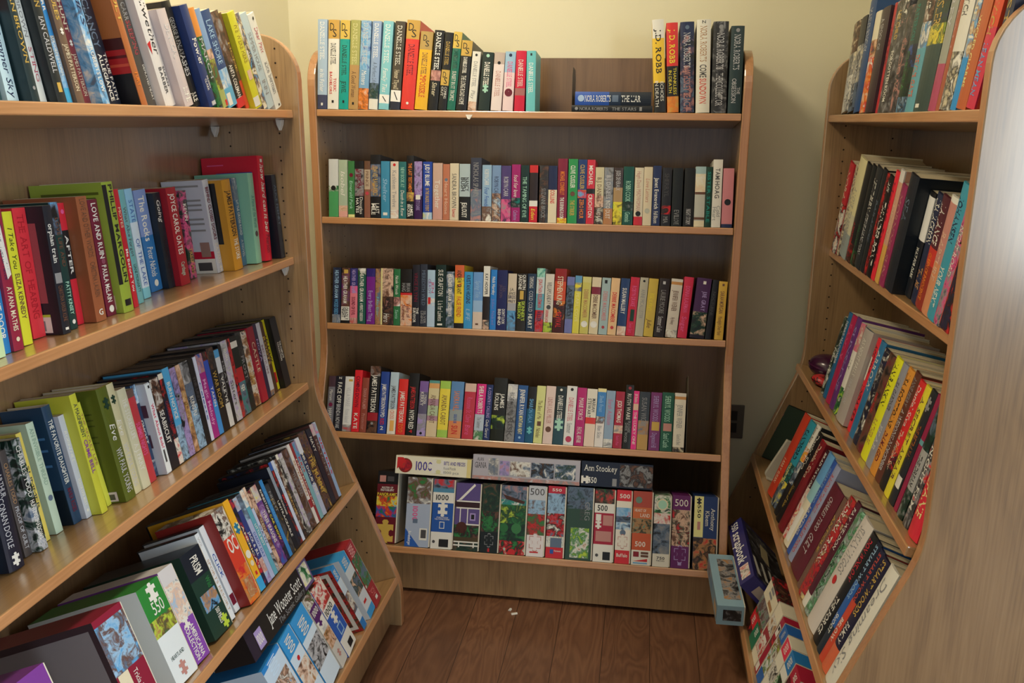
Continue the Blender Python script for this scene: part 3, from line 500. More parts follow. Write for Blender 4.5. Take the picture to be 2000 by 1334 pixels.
m|0.6156|0.0242|0.1714|0.37|0.004|0.106|#1f3550|TAMI HOAG@.05-.25 w s;COLD COLD@.3-.66 E s;HEART@.7-.95 w b||dark slate paperback with white lettering, twenty-third from left, middle bookcase's third shelf
t|0.642|0.0239|0.1883|0.58|0.004|0.135|*Tvt:.14 #c4d4d4:.4 #62a8b8:.66 *xrn|JONATHAN KELLERMAN@.17-.62 r b;KILLER@.68-.84 n b||pictured large paperback with red lettering, twenty-fourth from left, middle bookcase's third shelf
m|0.6678|0.0257|0.1724|0.79|0.004|0.106|#d6cec2:.83 *hlk|WILLIAM LANDAY@.14-.52 h s;DEFENDING JACOB@.62-.84 r b .35,.35;!o@.57,.5 h||cream paperback with dark grey lettering, twenty-fifth from left, middle bookcase's third shelf
t|0.6951|0.0334|0.1889|1.02|0.004|0.135|#921e1e:.2 #cc4a28:.5 *mko:.8 #44161a|STEPHEN KING@.12-.56 c b;REVIVAL@.68-.92 r b||red large paperback with cream lettering, twenty-sixth from left, middle bookcase's third shelf
m|0.7306|0.0221|0.1661|1.33|0.004|0.106|#7076ae:.15 *kxK:.75 #7076ae|ASHFIELD@.2-.7 k s||pictured and blue paperback with black lettering, twenty-seventh from left, middle bookcase's third shelf
m|0.7539|0.0195|0.1702|1.54|0.004|0.106|#5e96be:.12 *yxN:.27 #dcd04c|PEARL COVE@.3-.8 Y s||yellow paperback with pale yellow lettering, twenty-eighth from left, middle bookcase's third shelf
m|0.7755|0.0251|0.1678|1.74|0.004|0.106|#cec67c:.1 #c9be60|DEBBIE MACOMBER@.22-.72 O b;!o@.83,.75 w||olive paperback with tan lettering, twenty-ninth from left, middle bookcase's third shelf
m|0.8028|0.0262|0.1674|2.0|0.004|0.106|#dacaaa:.17 #7e2238:.3 #dacaa4|DEBBIE MACOMBER@.31-.73 N b;!o@.83,.75 w||gold and cream paperback with brown lettering, thirtieth from left, middle bookcase's third shelf
m|0.8313|0.0249|0.1669|2.28|0.004|0.106|#9fb4b4|DEBBIE MACOMBER@.24-.76 #c48484 b;!o@.87,.35 #a83a40;!r@.04-.1,.3-.6 k||teal paperback with red lettering, thirty-first from left, middle bookcase's third shelf
m|0.8575|0.0248|0.1671|2.54|0.004|0.106|#e4bc8c|DEBBIE MACOMBER@.25-.78 r b;!o@.87,.4 #c03a40||cream paperback with red lettering, thirty-second from left, middle bookcase's third shelf
m|0.8848|0.0251|0.1672|2.82|0.004|0.106|#203c6c:.84 *uiw|SUSAN MALLERY@.17-.62 w b||navy and pictured paperback with white lettering, thirty-third from left, middle bookcase's third shelf
m|0.9115|0.0253|0.1716|3.09|0.004|0.106|#c8203f|ROBYN DRAKE@.15-.5 f b;Sweet Spot@.78-.95 f i;!r@.55-.75,.3-.75 G||red paperback with pink lettering, thirty-fourth from left, middle bookcase's third shelf
m|0.9381|0.0234|0.1714|3.37|0.004|0.106|#b8b29e|ANNE MCALLISTER@.2-.7 e s;!o@.06,.3 k||gold paperback with grey lettering, thirty-fifth from left, middle bookcase's third shelf
m|0.963|0.0269|0.1693|3.63|0.004|0.106|#ceb24a|Wild at Heart@.25-.55 y s;Julie@.7-.85 N i||gold paperback with yellow lettering, thirty-sixth from left, middle bookcase's third shelf
m|0.9926|0.0293|0.1708|3.94|0.004|0.106|#2d2324|LAURIE MOORE@.2-.6 e s;Summer Lake@.65-.92 E s;!r@.05-.1,.35-.6 E||near-black paperback with grey lettering, thirty-seventh from left, middle bookcase's third shelf
m|1.0258|0.0321|0.1706|4.29|0.004|0.106|#dcd6cc:.05 #c48c50:.1 #d6cdc2:.87 *Nwe|JENNIFER WEINER@.2-.55 N s;Fly Away@.66-.78 N s||cream and pictured paperback with brown lettering, thirty-eighth from left, middle bookcase's third shelf
m|1.0607|0.0263|0.1775|4.67|0.004|0.106|#d02c4e|DONNA KAUFMAN@.15-.58 f b;Sugar@.65-.9 f b||red paperback with pink lettering, thirty-ninth from left, middle bookcase's third shelf
m|1.096|0.0408|0.1752|5.04|0.004|0.106|#452252:.56 *iGk:.94 #201828|JUNE@.22-.32 P b .65,.3;GRAY@.36-.54 P b .65,.3;!r@.05-.1,.45-.65 w||purple and pictured paperback with lavender lettering, fortieth from left, middle bookcase's third shelf
m|1.1396|0.0165|0.1723|5.5|0.004|0.106|#14141c|NOCTURNE@.2-.6 h s||black paperback with dark grey lettering, forty-first from left, middle bookcase's third shelf
m|1.1664|0.024|0.1684|2.36|0.004|0.106|#d0a844|SARAH MORGAN@.17-.55 N b;Moonlight Over Paris@.6-.92 N i;!r@.04-.08,.4-.65 N||gold paperback with brown lettering, forty-second from left, middle bookcase's third shelf
"""),
("C4","""
m|0.0137|0.0207|0.1661|-1.46|0.004|0.106|#4c3642:.2 #77757f:.94 #5a5862|Marcum@.25-.45 w i;HARVEST@.6-.9 w s;!o@.53,.6 #7a2048||grey and magenta paperback with white lettering, first from left, middle bookcase's fourth shelf
m|0.0365|0.0267|0.1679|-1.37|0.004|0.106|#20202c|FACE OFF@.12-.5 w b;BRENDA NOVAK@.52-.96 E b;N@.02-.06 w bu .5,.3||near-black paperback with white lettering, second from left, middle bookcase's fourth shelf
m|0.0652|0.0266|0.167|-1.26|0.004|0.106|#e2e2e0:.88 *wer|!r@.05-.09,.45-.9 d;VILLA MARE@.2-.55 E s;Rose Island@.6-.84 E s||white and pictured paperback with light grey lettering, third from left, middle bookcase's fourth shelf
t|0.0944|0.0237|0.1884|-1.14|0.004|0.135|#dc2430|COMING DOWN@.1-.6 m b;KATE@.7-.95 w b||red large paperback with maroon lettering, fourth from left, middle bookcase's fourth shelf
m|0.1197|0.0208|0.166|-1.04|0.004|0.106|#92483a|DIANA PALMER@.2-.58 u b;Protector@.66-.95 u s||red paperback with dusty pink lettering, fifth from left, middle bookcase's fourth shelf
t|0.1423|0.0317|0.2028|-0.94|0.004|0.135|*kNe:.15 k:.7 #a02430:.82 *kNk|JAMES PATTERSON@.13-.69 w b;!o@.86,.25 e||black and pictured large paperback with white lettering, sixth from left, middle bookcase's fourth shelf
t|0.1767|0.0257|0.1878|-0.79|0.004|0.135|#284696|JAMES PATTERSON@.2-.56 w b;NYPD@.57-.74 w b;RED@.76-.86 r b;2@.88-.94 w bu .5,.4||blue large paperback with white lettering, seventh from left, middle bookcase's fourth shelf
t|0.2062|0.0256|0.1877|-0.65|0.004|0.135|#b6cad8:.6 #e8e0d2|JAMES PATTERSON@.22-.6 h b;CROSS@.62-.76 #e08878 b;!r@.78-.95,.3-.8 #e8b060||pale blue large paperback with dark grey lettering, eighth from left, middle bookcase's fourth shelf
m|0.2341|0.028|0.1682|-0.53|0.004|0.106|#de322e|JAMES PATTERSON@.22-.78 w b;ZOO@.8-.96 o b||red paperback with white lettering, ninth from left, middle bookcase's fourth shelf
t|0.2647|0.0307|0.1878|-0.38|0.004|0.135|#1d1d1f|JAMES PATTERSON@.22-.58 r b;NYPD RED@.6-.9 w b;4@.91-.96 r bu .5,.35||black large paperback with red lettering, tenth from left, middle bookcase's fourth shelf
m|0.2987|0.0263|0.1654|-0.22|0.004|0.106|#7e60a2:.2 #5e5876:.6 *PeP:.9 P|CYNTHIA@.25-.42 w s .7,.35;KERRY@.2-.45 w s .35,.38;!o@.95,.3 k||blue and pictured paperback with white lettering, eleventh from left, middle bookcase's fourth shelf
m|0.3273|0.0317|0.169|-0.09|0.004|0.106|#5a9a94:.05 #dca468:.14 #d8cca0:.33 #b0889a:.45 #b4c4a0:.63 #b0889a:.72 #dcc8a4|AMANDA CABOT@.26-.76 N s||cream and pink paperback with brown lettering, twelfth from left, middle bookcase's fourth shelf
m|0.3614|0.0313|0.1694|0.07|0.004|0.106|#a4cc58:.14 #ecd84c:.87 #a4cc58|AMANDA CABOT@.25-.78 N s||yellow and lime green paperback with brown lettering, thirteenth from left, middle bookcase's fourth shelf
m|0.3951|0.0385|0.1696|0.22|0.004|0.106|#5e8abc:.5 #98a0a0:.7 #dc8a58|SANDRA HILL@.17-.52 #d08050 b;GOLD ROSE@.58-.74 b b;SUN@.78-.93 r b||blue and orange paperback with tan lettering, fourteenth from left, middle bookcase's fourth shelf
m|0.4374|0.0335|0.1658|0.4|0.004|0.106|#dcbcac:.15 #c0384a|Roxanne St. Claire@.25-.7 f i;Bare@.75-.92 f i||red and cream paperback with pink lettering, fifteenth from left, middle bookcase's fourth shelf
m|0.4733|0.0279|0.1663|0.56|0.004|0.106|#da2e84:.55 #b8c4d2:.84 *wge|SHEILA ROBERTS@.04-.53 w b;The Summer@.6-.8 e s||magenta and pale blue paperback with white lettering, sixteenth from left, middle bookcase's fourth shelf
m|0.5026|0.0194|0.1652|0.67|0.004|0.106|#1f3064|A COUNTRY CALLING@.05-.6 P b;Cindy Gerard@.63-.95 w i||navy paperback with lavender lettering, seventeenth from left, middle bookcase's fourth shelf
t|0.5237|0.0401|0.1873|0.75|0.004|0.135|#1f1f1f:.6 *lGk:.82 #1a1e14|JAMES@.25-.48 w b .72,.3;ROLLINS@.25-.52 w b .3,.3||black and pictured large paperback with white lettering, eighteenth from left, middle bookcase's fourth shelf
m|0.5663|0.0294|0.1704|0.91|0.004|0.106|*wEe:.3 *heK|RACHEL VANDYKEN@.15-.55 h s;RISK@.6-.92 h s||pictured paperback with dark grey lettering, nineteenth from left, middle bookcase's fourth shelf
m|0.5976|0.029|0.1686|1.01|0.004|0.106|#285692|JENNIFER RYAN@.07-.52 w b;MONTANA HEAT@.54-.86 Y b;!o@.92,.25 B||blue paperback with white lettering, twentieth from left, middle bookcase's fourth shelf
m|0.628|0.0241|0.1659|1.1|0.004|0.106|k:.4 #19587a|SHARON SALA@.22-.65 s b;!z@.78,.6 T||blue paperback with sky blue lettering, twenty-first from left, middle bookcase's fourth shelf
m|0.6537|0.0256|0.1699|1.17|0.004|0.106|#dadc92|The Best of Me@.25-.58 N i;Nicholas@.74-.9 N s;!r@.62-.7,.3-.75 N||yellow paperback with brown lettering, twenty-second from left, middle bookcase's fourth shelf
m|0.6816|0.0281|0.1708|1.23|0.004|0.106|#e4ccc2|LINDA LAEL MILLER@.2-.65 u s;!o@.75,.6 N||cream paperback with dusty pink lettering, twenty-third from left, middle bookcase's fourth shelf
m|0.711|0.0299|0.1713|1.29|0.004|0.106|#202e32:.55 #2a4c58|DANIELLE STEEL@.16-.58 w sb;!z@.66,.8 v;!o@.06,.25 w||near-black paperback with white lettering, twenty-fourth from left, middle bookcase's fourth shelf
m|0.7427|0.0298|0.1742|1.34|0.004|0.106|#e4e2de|DANIELLE STEEL@.2-.6 #c85064 s;Summer@.63-.8 e s;!o@.06,.3 k;!o@.9,.6 #c04060||white paperback with red lettering, twenty-fifth from left, middle bookcase's fourth shelf
m|0.7745|0.0269|0.1707|1.37|0.004|0.106|#b8226f|MARIE FORCE@.18-.56 w s;FATAL AFFAIR@.68-.95 w s||magenta paperback with white lettering, twenty-sixth from left, middle bookcase's fourth shelf
m|0.8031|0.0299|0.1689|1.39|0.004|0.106|#e4dccc:.5 #d83a38:.61 #e8d0bc|MARIAH@.17-.4 h b .72,.35;STEWART@.17-.5 h b .3,.35||cream paperback with dark grey lettering, twenty-seventh from left, middle bookcase's fourth shelf
m|0.8344|0.0245|0.1716|1.4|0.004|0.106|#e8dca0:.06 #3f82c2:.48 *wNB:.6 #e4dcd6|Sheila Frost@.12-.4 B i;Blue Skies@.64-.85 e s||blue paperback with pale blue lettering, twenty-eighth from left, middle bookcase's fourth shelf
m|0.8602|0.026|0.1666|1.39|0.004|0.106|#90a6be:.85 *xwe|Sarah Addison@.15-.6 #c86a90 i||pale blue paperback with pink lettering, twenty-ninth from left, middle bookcase's fourth shelf
m|0.8881|0.0256|0.1657|1.36|0.004|0.106|#a8203c:.6 *uie:.74 #a8203c|JODI THOMAS@.16-.55 w b;Rustler's Moon@.78-.95 f i||red and pictured paperback with white lettering, thirtieth from left, middle bookcase's fourth shelf
t|0.9163|0.0227|0.1865|1.33|0.004|0.135|#171717|RUTH WARE@.14-.55 w s;IN A DARK@.57-.75 e b .7,.35;DARK WOOD@.6-.9 e b .35,.35;!o@.05,.4 #a03040||black large paperback with white lettering, thirty-first from left, middle bookcase's fourth shelf
m|0.9402|0.0158|0.1698|1.28|0.004|0.106|#ea3088|Jill Shalvis@.05-.2 w s;THE LUCKY ONE@.36-.92 w s;!r@.22-.33,.05-.95 i||pink paperback with white lettering, thirty-second from left, middle bookcase's fourth shelf
m|0.9577|0.03|0.1685|1.24|0.004|0.106|#323a46:.5 *xOe:.74 #be9656|SUSAN WIGGS@.1-.6 e s||navy and tan paperback with grey lettering, thirty-third from left, middle bookcase's fourth shelf
m|0.9911|0.0312|0.1687|1.14|0.004|0.106|#78306f|SHERRYL WOODS@.06-.5 P s;Dogwood Hill@.7-.95 P s;!r@.51-.66,.2-.9 d||magenta paperback with lavender lettering, thirty-fourth from left, middle bookcase's fourth shelf
m|1.0243|0.0338|0.1703|1.02|0.004|0.106|#1b5846|SHERRYL WOODS@.06-.5 v s;Sand Castle@.7-.94 v s;!r@.53-.66,.2-.9 u||dark teal paperback with mint lettering, thirty-fifth from left, middle bookcase's fourth shelf
m|1.0606|0.0322|0.1705|0.86|0.004|0.106|#dcd6cc:.06 #c48c50:.11 #dfd8c8:.92 *Nkc|JENNIFER WEINER@.2-.6 e s;Good in Bed@.7-.88 e s||cream and pictured paperback with grey lettering, thirty-sixth from left, middle bookcase's fourth shelf
"""),
("C5","""
b|0.1915|0.0668|0.2114|-1.1|0.03|0.2|#1a1a1c:.18 #681c28:.35 *grys:.49 *gbro:.64 #681c28|PANORAMIC@.3-.345 y bu .5,.95;MASTERS OF@.215-.24 w bu .5,.55;PHOTOGRAPHY@.245-.28 w bu .5,.65;!r@.06-.15,.1-.4 u;!r@.07-.14,.48-.8 h;!z@.86,.8 d||dark red puzzle box with yellow lettering, first from left, middle bookcase's bottom shelf
b|0.2919|0.0754|0.2014|-0.84|0.004|0.2|*gNew:.38 #aab6cc|1000@.42-.63 f b .38,.22;!p@0,.74,0,1,.62,1 #2b5cae;Ravensburger@.78-.98 W b .2,.13;!r@.73-.9,.6-.92 w;!r@.75-.87,.66-.88 h;!r@.6-.66,.3-.5 x||pale blue puzzle box with pink lettering, second from left, middle bookcase's bottom shelf
b|0.3699|0.0663|0.2009|-0.69|0.004|0.2|*kxr:.13 #4f88a8:.19 w:.34 #2456a6:.76 w|1000@.22-.3 k bu .45,.6;!z@.43,.45 w;STURDY PUZZLE@.54-.56 w bu .5,.55;FULLY INTERLOCKING@.565-.585 w bu .5,.7;!r@.61-.71,.38-.62 w;!r@.62-.7,.41-.59 #2456a6;!r@.86-.97,.4-.85 k;!o@.9,.14 h .15||blue and white puzzle box with black lettering, third from left, middle bookcase's bottom shelf
b|0.4385|0.0763|0.1944|-0.58|0.004|0.2|#5c4c86:.27 #34181e:.36 #5c4c86:.62 *gkN:.8 #4a3c24:.86 *kGN|!p@.1,.26,.75,0,.8,.03,.25,.25 w;!r@.26-.28,.05-1 w;!r@.36-.38,.05-1 w;!r@.38-.6,.2-.24 w;!r@.38-.6,.5-.54 w;!r@.44-.55,.62-.85 P;!r@.46-.53,.67-.8 k;!r@.6-.62,.45-1 w;!o@.66,.45 #4a2018 .3;!r@.68-.77,.2-.24 #3a1814;!r@.68-.77,.4-.44 #3a1814;!r@.86-.88,0-1 w;!r@.91-.93,0-1 w;!r@.86-.95,.2-.25 w;!r@.86-.95,.8-.85 w||purple and pictured puzzle box, fourth from left, middle bookcase's bottom shelf
b|0.5176|0.0552|0.1982|-0.48|0.004|0.2|*kGN:.4 *NkgG:.7 #141e20|!z@.82,.5 e;!z@.82,.44 #141e20;!z@.96,.14 r||pictured and black puzzle box, fifth from left, middle bookcase's bottom shelf
b|0.5742|0.0774|0.1964|-0.42|0.004|0.2|*kxu:.2 *xtw:.28 *gGl:.55 *gGk:.8 *gkrv|!o@.62,.35 #2c6c3c .15;!o@.62,.4 #3a7a48 .65;!p@.05,.13,.95,.22,.9,.26,.2,.2 #4a2820;!o@.97,.3 r .5||pictured puzzle box, sixth from left, middle bookcase's bottom shelf
b|0.6541|0.053|0.2006|-0.35|0.004|0.2|#c4c8d0:.2 *xBN:.4 *gNrG:.7 #e8e0e0|500@.03-.13 h u .5,.85;!z@.8,.7 u;!z@.8,.62 #e8e0e0;!r@.93-.95,.2-.7 r||pictured puzzle box with dark grey lettering, seventh from left, middle bookcase's bottom shelf
b|0.7106|0.0535|0.2035|-0.31|0.004|0.2|#bc2a40:.1 *nBx:.38 *wkrx:.7 *gwx:.85 #cc2c38|550@.03-.07 w bu .5,.55;!r@.72-.85,.25-.9 x;!r@.88-.94,.25-.45 b;Vermont@.885-.91 w bu .68,.4||pictured and red puzzle box with white lettering, eighth from left, middle bookcase's bottom shelf
b|0.767|0.0775|0.2057|-0.26|0.004|0.2|*kxG:.3 #314c40|!r@.56-.97,.18-.9 *lgwO;GREG@.2-.45 e s .8,.2;OLSEN@.15-.45 h s .6,.16||green and pictured puzzle box with grey lettering, ninth from left, middle bookcase's bottom shelf
b|0.8468|0.0591|0.2052|-0.19|0.004|0.2|*rNkg:.2 w:.33 #a8203a:.76 w|500@.22-.3 k bu .4,.52;!r@.35-.44,.08-.35 w;!z@.49,.3 w .22;!r@.36-.5,.45-.95 u;!r@.58-.72,.1-.9 u;!r@.86-.97,.5-.88 k;!o@.91,.16 h .2||red and white puzzle box with black lettering, tenth from left, middle bookcase's bottom shelf
b|0.9089|0.0447|0.2059|-0.13|0.004|0.2|#d42c38:.15 #ebe4d4:.24 *sBr:.36 *kxn:.44 *nBw:.54 #ebe4d8:.82 #d42c38|500@.05-.11 w bu .55,.7;!o@.58,.4 x;!z@.7,.65 u;!z@.7,.58 #ebe4d8;Buffalo@.86-.91 w bu .5,.75||off-white puzzle box with white lettering, eleventh from left, middle bookcase's bottom shelf
b|0.9559|0.0569|0.2062|-0.08|0.004|0.2|#b04a3a:.22 #cc6c3c:.37 *tOGN:.57 #c85a34:.8 w|HEART OF@.24-.28 w su .4,.6;LAND@.3-.35 w su .65,.5;500@.68-.75 w bu .45,.55;!o@.12,.35 #6a8878 .3;!r@.82-.89,.1-.4 #8c1c2c;!r@.82-.85,.5-.9 N;!r@.86-.89,.5-.9 N;!p@.1,.95,.85,.91,.85,.95 r;!r@.965-.98,.1-.85 s||tan and red puzzle box with white lettering, twelfth from left, middle bookcase's bottom shelf
b|1.0157|0.0492|0.1987|0.01|0.004|0.2|*kgwG:.25 *rwf:.4 *kxe:.82 #e0dcd0|750@.86-.9 k bu .5,.5;PIECES@.91-.925 h bu .5,.5;!o@.13,.7 c;!o@.13,.55 v||pictured and cream puzzle box with black lettering, thirteenth from left, middle bookcase's bottom shelf
b|1.0671|0.0529|0.2024|0.09|0.004|0.2|#642062:.2 *NiGr:.7 #642062|500@.05-.15 w u .5,.75;!z@.81,.65 P;!z@.81,.58 #642062;!r@.92-.96,.4-.6 P||magenta and pictured puzzle box with white lettering, fourteenth from left, middle bookcase's bottom shelf
b|1.1277|0.0676|0.204|0.21|0.004|0.2|#20386c:.57 *NkOr|!r@0-.56,0-.4 #e6e09a;550@.12-.3 k b .22,.15;!z@.07,.2 k .2;Anthony@.16-.46 w s .82,.18;Kleem@.2-.4 w s .58,.18;!r@.35-.46,.15-.28 u||navy and pictured puzzle box with black lettering, fifteenth from left, middle bookcase's bottom shelf
"""),
("L1","""
h|-0.8926|0.0324|0.24|-0.12|0.0655|0.1265|#23444c|MYSTERY@.5-.9 t s||dark teal hardcover with teal lettering, first from left, left bookcase's top shelf
h|-0.8518|0.0224|0.24|-1.85|0.0637|0.1283|#b8dce8:.3 #d05a40:.45 #c8e4ec|Robyn@.1-.3 t s;Summer Sky@.55-.95 n i||pale aqua hardcover with teal lettering, second from left, left bookcase's top shelf
h|-0.8241|0.0159|0.24|-2.95|0.0457|0.1463|#4b4539|DAN BROWN@.3-.75 d s;ORIGIN@.05-.25 E s;!o@.9,.35 e|#1d3238|brown hardcover with gold lettering, third from left, left bookcase's top shelf
h|-0.7884|0.015|0.24|-4.27|0.0609|0.131|#dfe4e0|SANDRA BROWN@.1-.58 e s;STING@.64-.85 #c06070 s||white hardcover with grey lettering, fourth from left, left bookcase's top shelf
h|-0.7702|0.0207|0.24|-4.91|0.0449|0.147|#3d3631|AN OBSESSION@.05-.4 d s;IAN CALDWELL@.46-.8 E s;!r@.86-.92,.3-.7 d|#22292c|charcoal hardcover with gold lettering, fifth from left, left bookcase's top shelf
h|-0.7279|0.0127|0.24|-6.31|0.0599|0.132|#2f82c4:.55 *sBn:.88 #46a8d8|ROBYN CARR@.05-.4 w b;SUDDEN STORM@.55-.8 w s||blue and pictured hardcover with white lettering, sixth from left, left bookcase's top shelf
h|-0.7127|0.0178|0.24|-6.79|0.0535|0.1384|#6e5848|JUDGE RULES@.05-.45 d b;JAMES PATTERSON@.6-.9 c s;!z@.52,.4 w||brown hardcover with gold lettering, seventh from left, left bookcase's top shelf
h|-0.6686|0.017|0.24|-8.09|0.0721|0.1198|#80343a|JUDGE HUNT@.05-.5 c b;JAMES PATTERSON@.64-.92 c s;!z@.57,.4 w||red hardcover with cream lettering, eighth from left, left bookcase's top shelf
h|-0.6484|0.0183|0.24|-8.64|0.0527|0.1392|#c9c9cd|JAMES@.05-.45 n i;ROBERTS LOW@.6-.9 w b|*wBsx|light grey hardcover with navy lettering, ninth from left, left bookcase's top shelf
h|-0.6024|0.032|0.24|-9.84|0.0711|0.1209|#1f2434|TOM CLANCY@.05-.58 x b .35,.45;TRUE FAITH@.62-.95 w b .72,.3;ALLEGIANCE@.62-.95 w b .3,.28||near-black hardcover with slate lettering, tenth from left, left bookcase's top shelf
h|-0.5561|0.018|0.24|-10.94|0.0411|0.1509|#b8703c:.5 #c02c2c:.72 #1c1c22|!c@.5-.58,0-1 #4a1c1c;!c@.58-.75,0-1 #b02428;!c@.62-.64,0-1 #601018;!c@.68-.7,0-1 #d0503c;!c@.75-1,0-1 #1a1a20;ADULT@.05-.4 d b;FURY@.75-.85 o b|#b0683a|tan and black hardcover with gold lettering, eleventh from left, left bookcase's top shelf
h|-0.5158|0.0275|0.235|-11.82|0.0544|0.1381|#4e4a46|DEBRA CARR@.05-.35 e b;SLEEPING@.35-.6 #a04048 b;DEPRAVED HEART@.68-.95 w b .75,.3||charcoal hardcover with grey lettering, twelfth from left, left bookcase's top shelf
h|-0.4841|0.035|0.24|-12.48|0.0387|0.1532|w|Bellwether@.1-.6 k i .55,.45;SUSAN@.7-.85 h b .75,.22;BARBER@.7-.9 h b .4,.25;!p@-.1,.52,.25,.5,.15,.6 r|#e2dedb|white hardcover with black lettering, thirteenth from left, left bookcase's top shelf
h|-0.4446|0.0313|0.1781|-13.26|0.0224|0.155|#4e3e3a:.1 *fukN|IDENTICAL@.15-.5 E s;LIFE@.8-.95 w b|#cfc2c2|pictured hardcover with light grey lettering, fourteenth from left, left bookcase's top shelf
h|-0.4093|0.0326|0.1967|-13.92|0.0277|0.155|k|GEORGE R FINLAY@.15-.5 e s;ASHES@.5-.7 E s;JULIE@.86-.95 w -||black hardcover with grey lettering, fifteenth from left, left bookcase's top shelf
h|-0.3723|0.0295|0.1933|-14.59|0.0121|0.155|*xnkx:.4 #2f4a7a|Fowler@.32-.58 w b;EILEEN@.7-.82 w b .75,.22;CLARK@.72-.84 w b .4,.22;!r@.95-.99,.3-.9 E|#24386e|blue and pictured hardcover with white lettering, sixteenth from left, left bookcase's top shelf
h|-0.3389|0.024|0.1926|-15.18|0.013|0.155|#dc8c3c:.28 *kgGN|MARCH@.3-.7 E s||pictured and orange hardcover with light grey lettering, seventeenth from left, left bookcase's top shelf
t|-0.3116|0.0231|0.1944|-15.64|0.0142|0.135|#7e9ec8:.4 *Nio:.5 *gNl:.82 #a8b066|!r@.93-.99,.5-1 r||pictured and pale blue large paperback, eighteenth from left, left bookcase's top shelf
t|-0.2853|0.041|0.1943|-16.09|0.016|0.135|#20447c:.6 *sBw:.8 #60acd2|LAKE SHORE@.1-.55 B s;!r@.85-.98,.1-.5 w||blue large paperback with pale blue lettering, nineteenth from left, left bookcase's top shelf
t|-0.2385|0.0384|0.1984|-16.88|0.0186|0.135|*kNe:.55 k:.9 r|ANITA COLEMAN@.55-.9 w b||pictured and black large paperback with white lettering, twentieth from left, left bookcase's top shelf
t|-0.1943|0.0177|0.2028|-17.63|0.0223|0.135|#6a4a36:.7 #cc4a30|HOME@.3-.6 d s||brown large paperback with gold lettering, twenty-first from left, left bookcase's top shelf
h|-0.1738|0.0341|0.2053|-17.99|0.01|0.155|#d6d232|WE WERE HERE@.12-.52 #a08a2a b;!r@.6-.7,.2-.8 i;!r@.88-.98,0-.7 w|#d6d232|yellow hardcover with gold lettering, twenty-second from left, left bookcase's top shelf
t|-0.1341|0.0198|0.2089|-18.69|0.01|0.135|*wcNs|GARDEN@.3-.6 k s||pictured large paperback with black lettering, twenty-third from left, left bookcase's top shelf
t|-0.1108|0.0339|0.2107|-19.11|0.01|0.135|#bdd0d8|SUMMER HOUSE@.2-.6 e s;INN@.7-.85 e s||pale blue large paperback with grey lettering, twenty-fourth from left, left bookcase's top shelf
h|-0.0708|0.036|0.2148|-19.87|0.01|0.155|#e6e6de|Dear Pink@.14-.4 #c05060 i;alice berman@.5-.84 e s;!o@.05,.2 k;!r@.96-.98,.4-.6 k||off-white hardcover with red lettering, twenty-fifth from left, left bookcase's top shelf
"""),
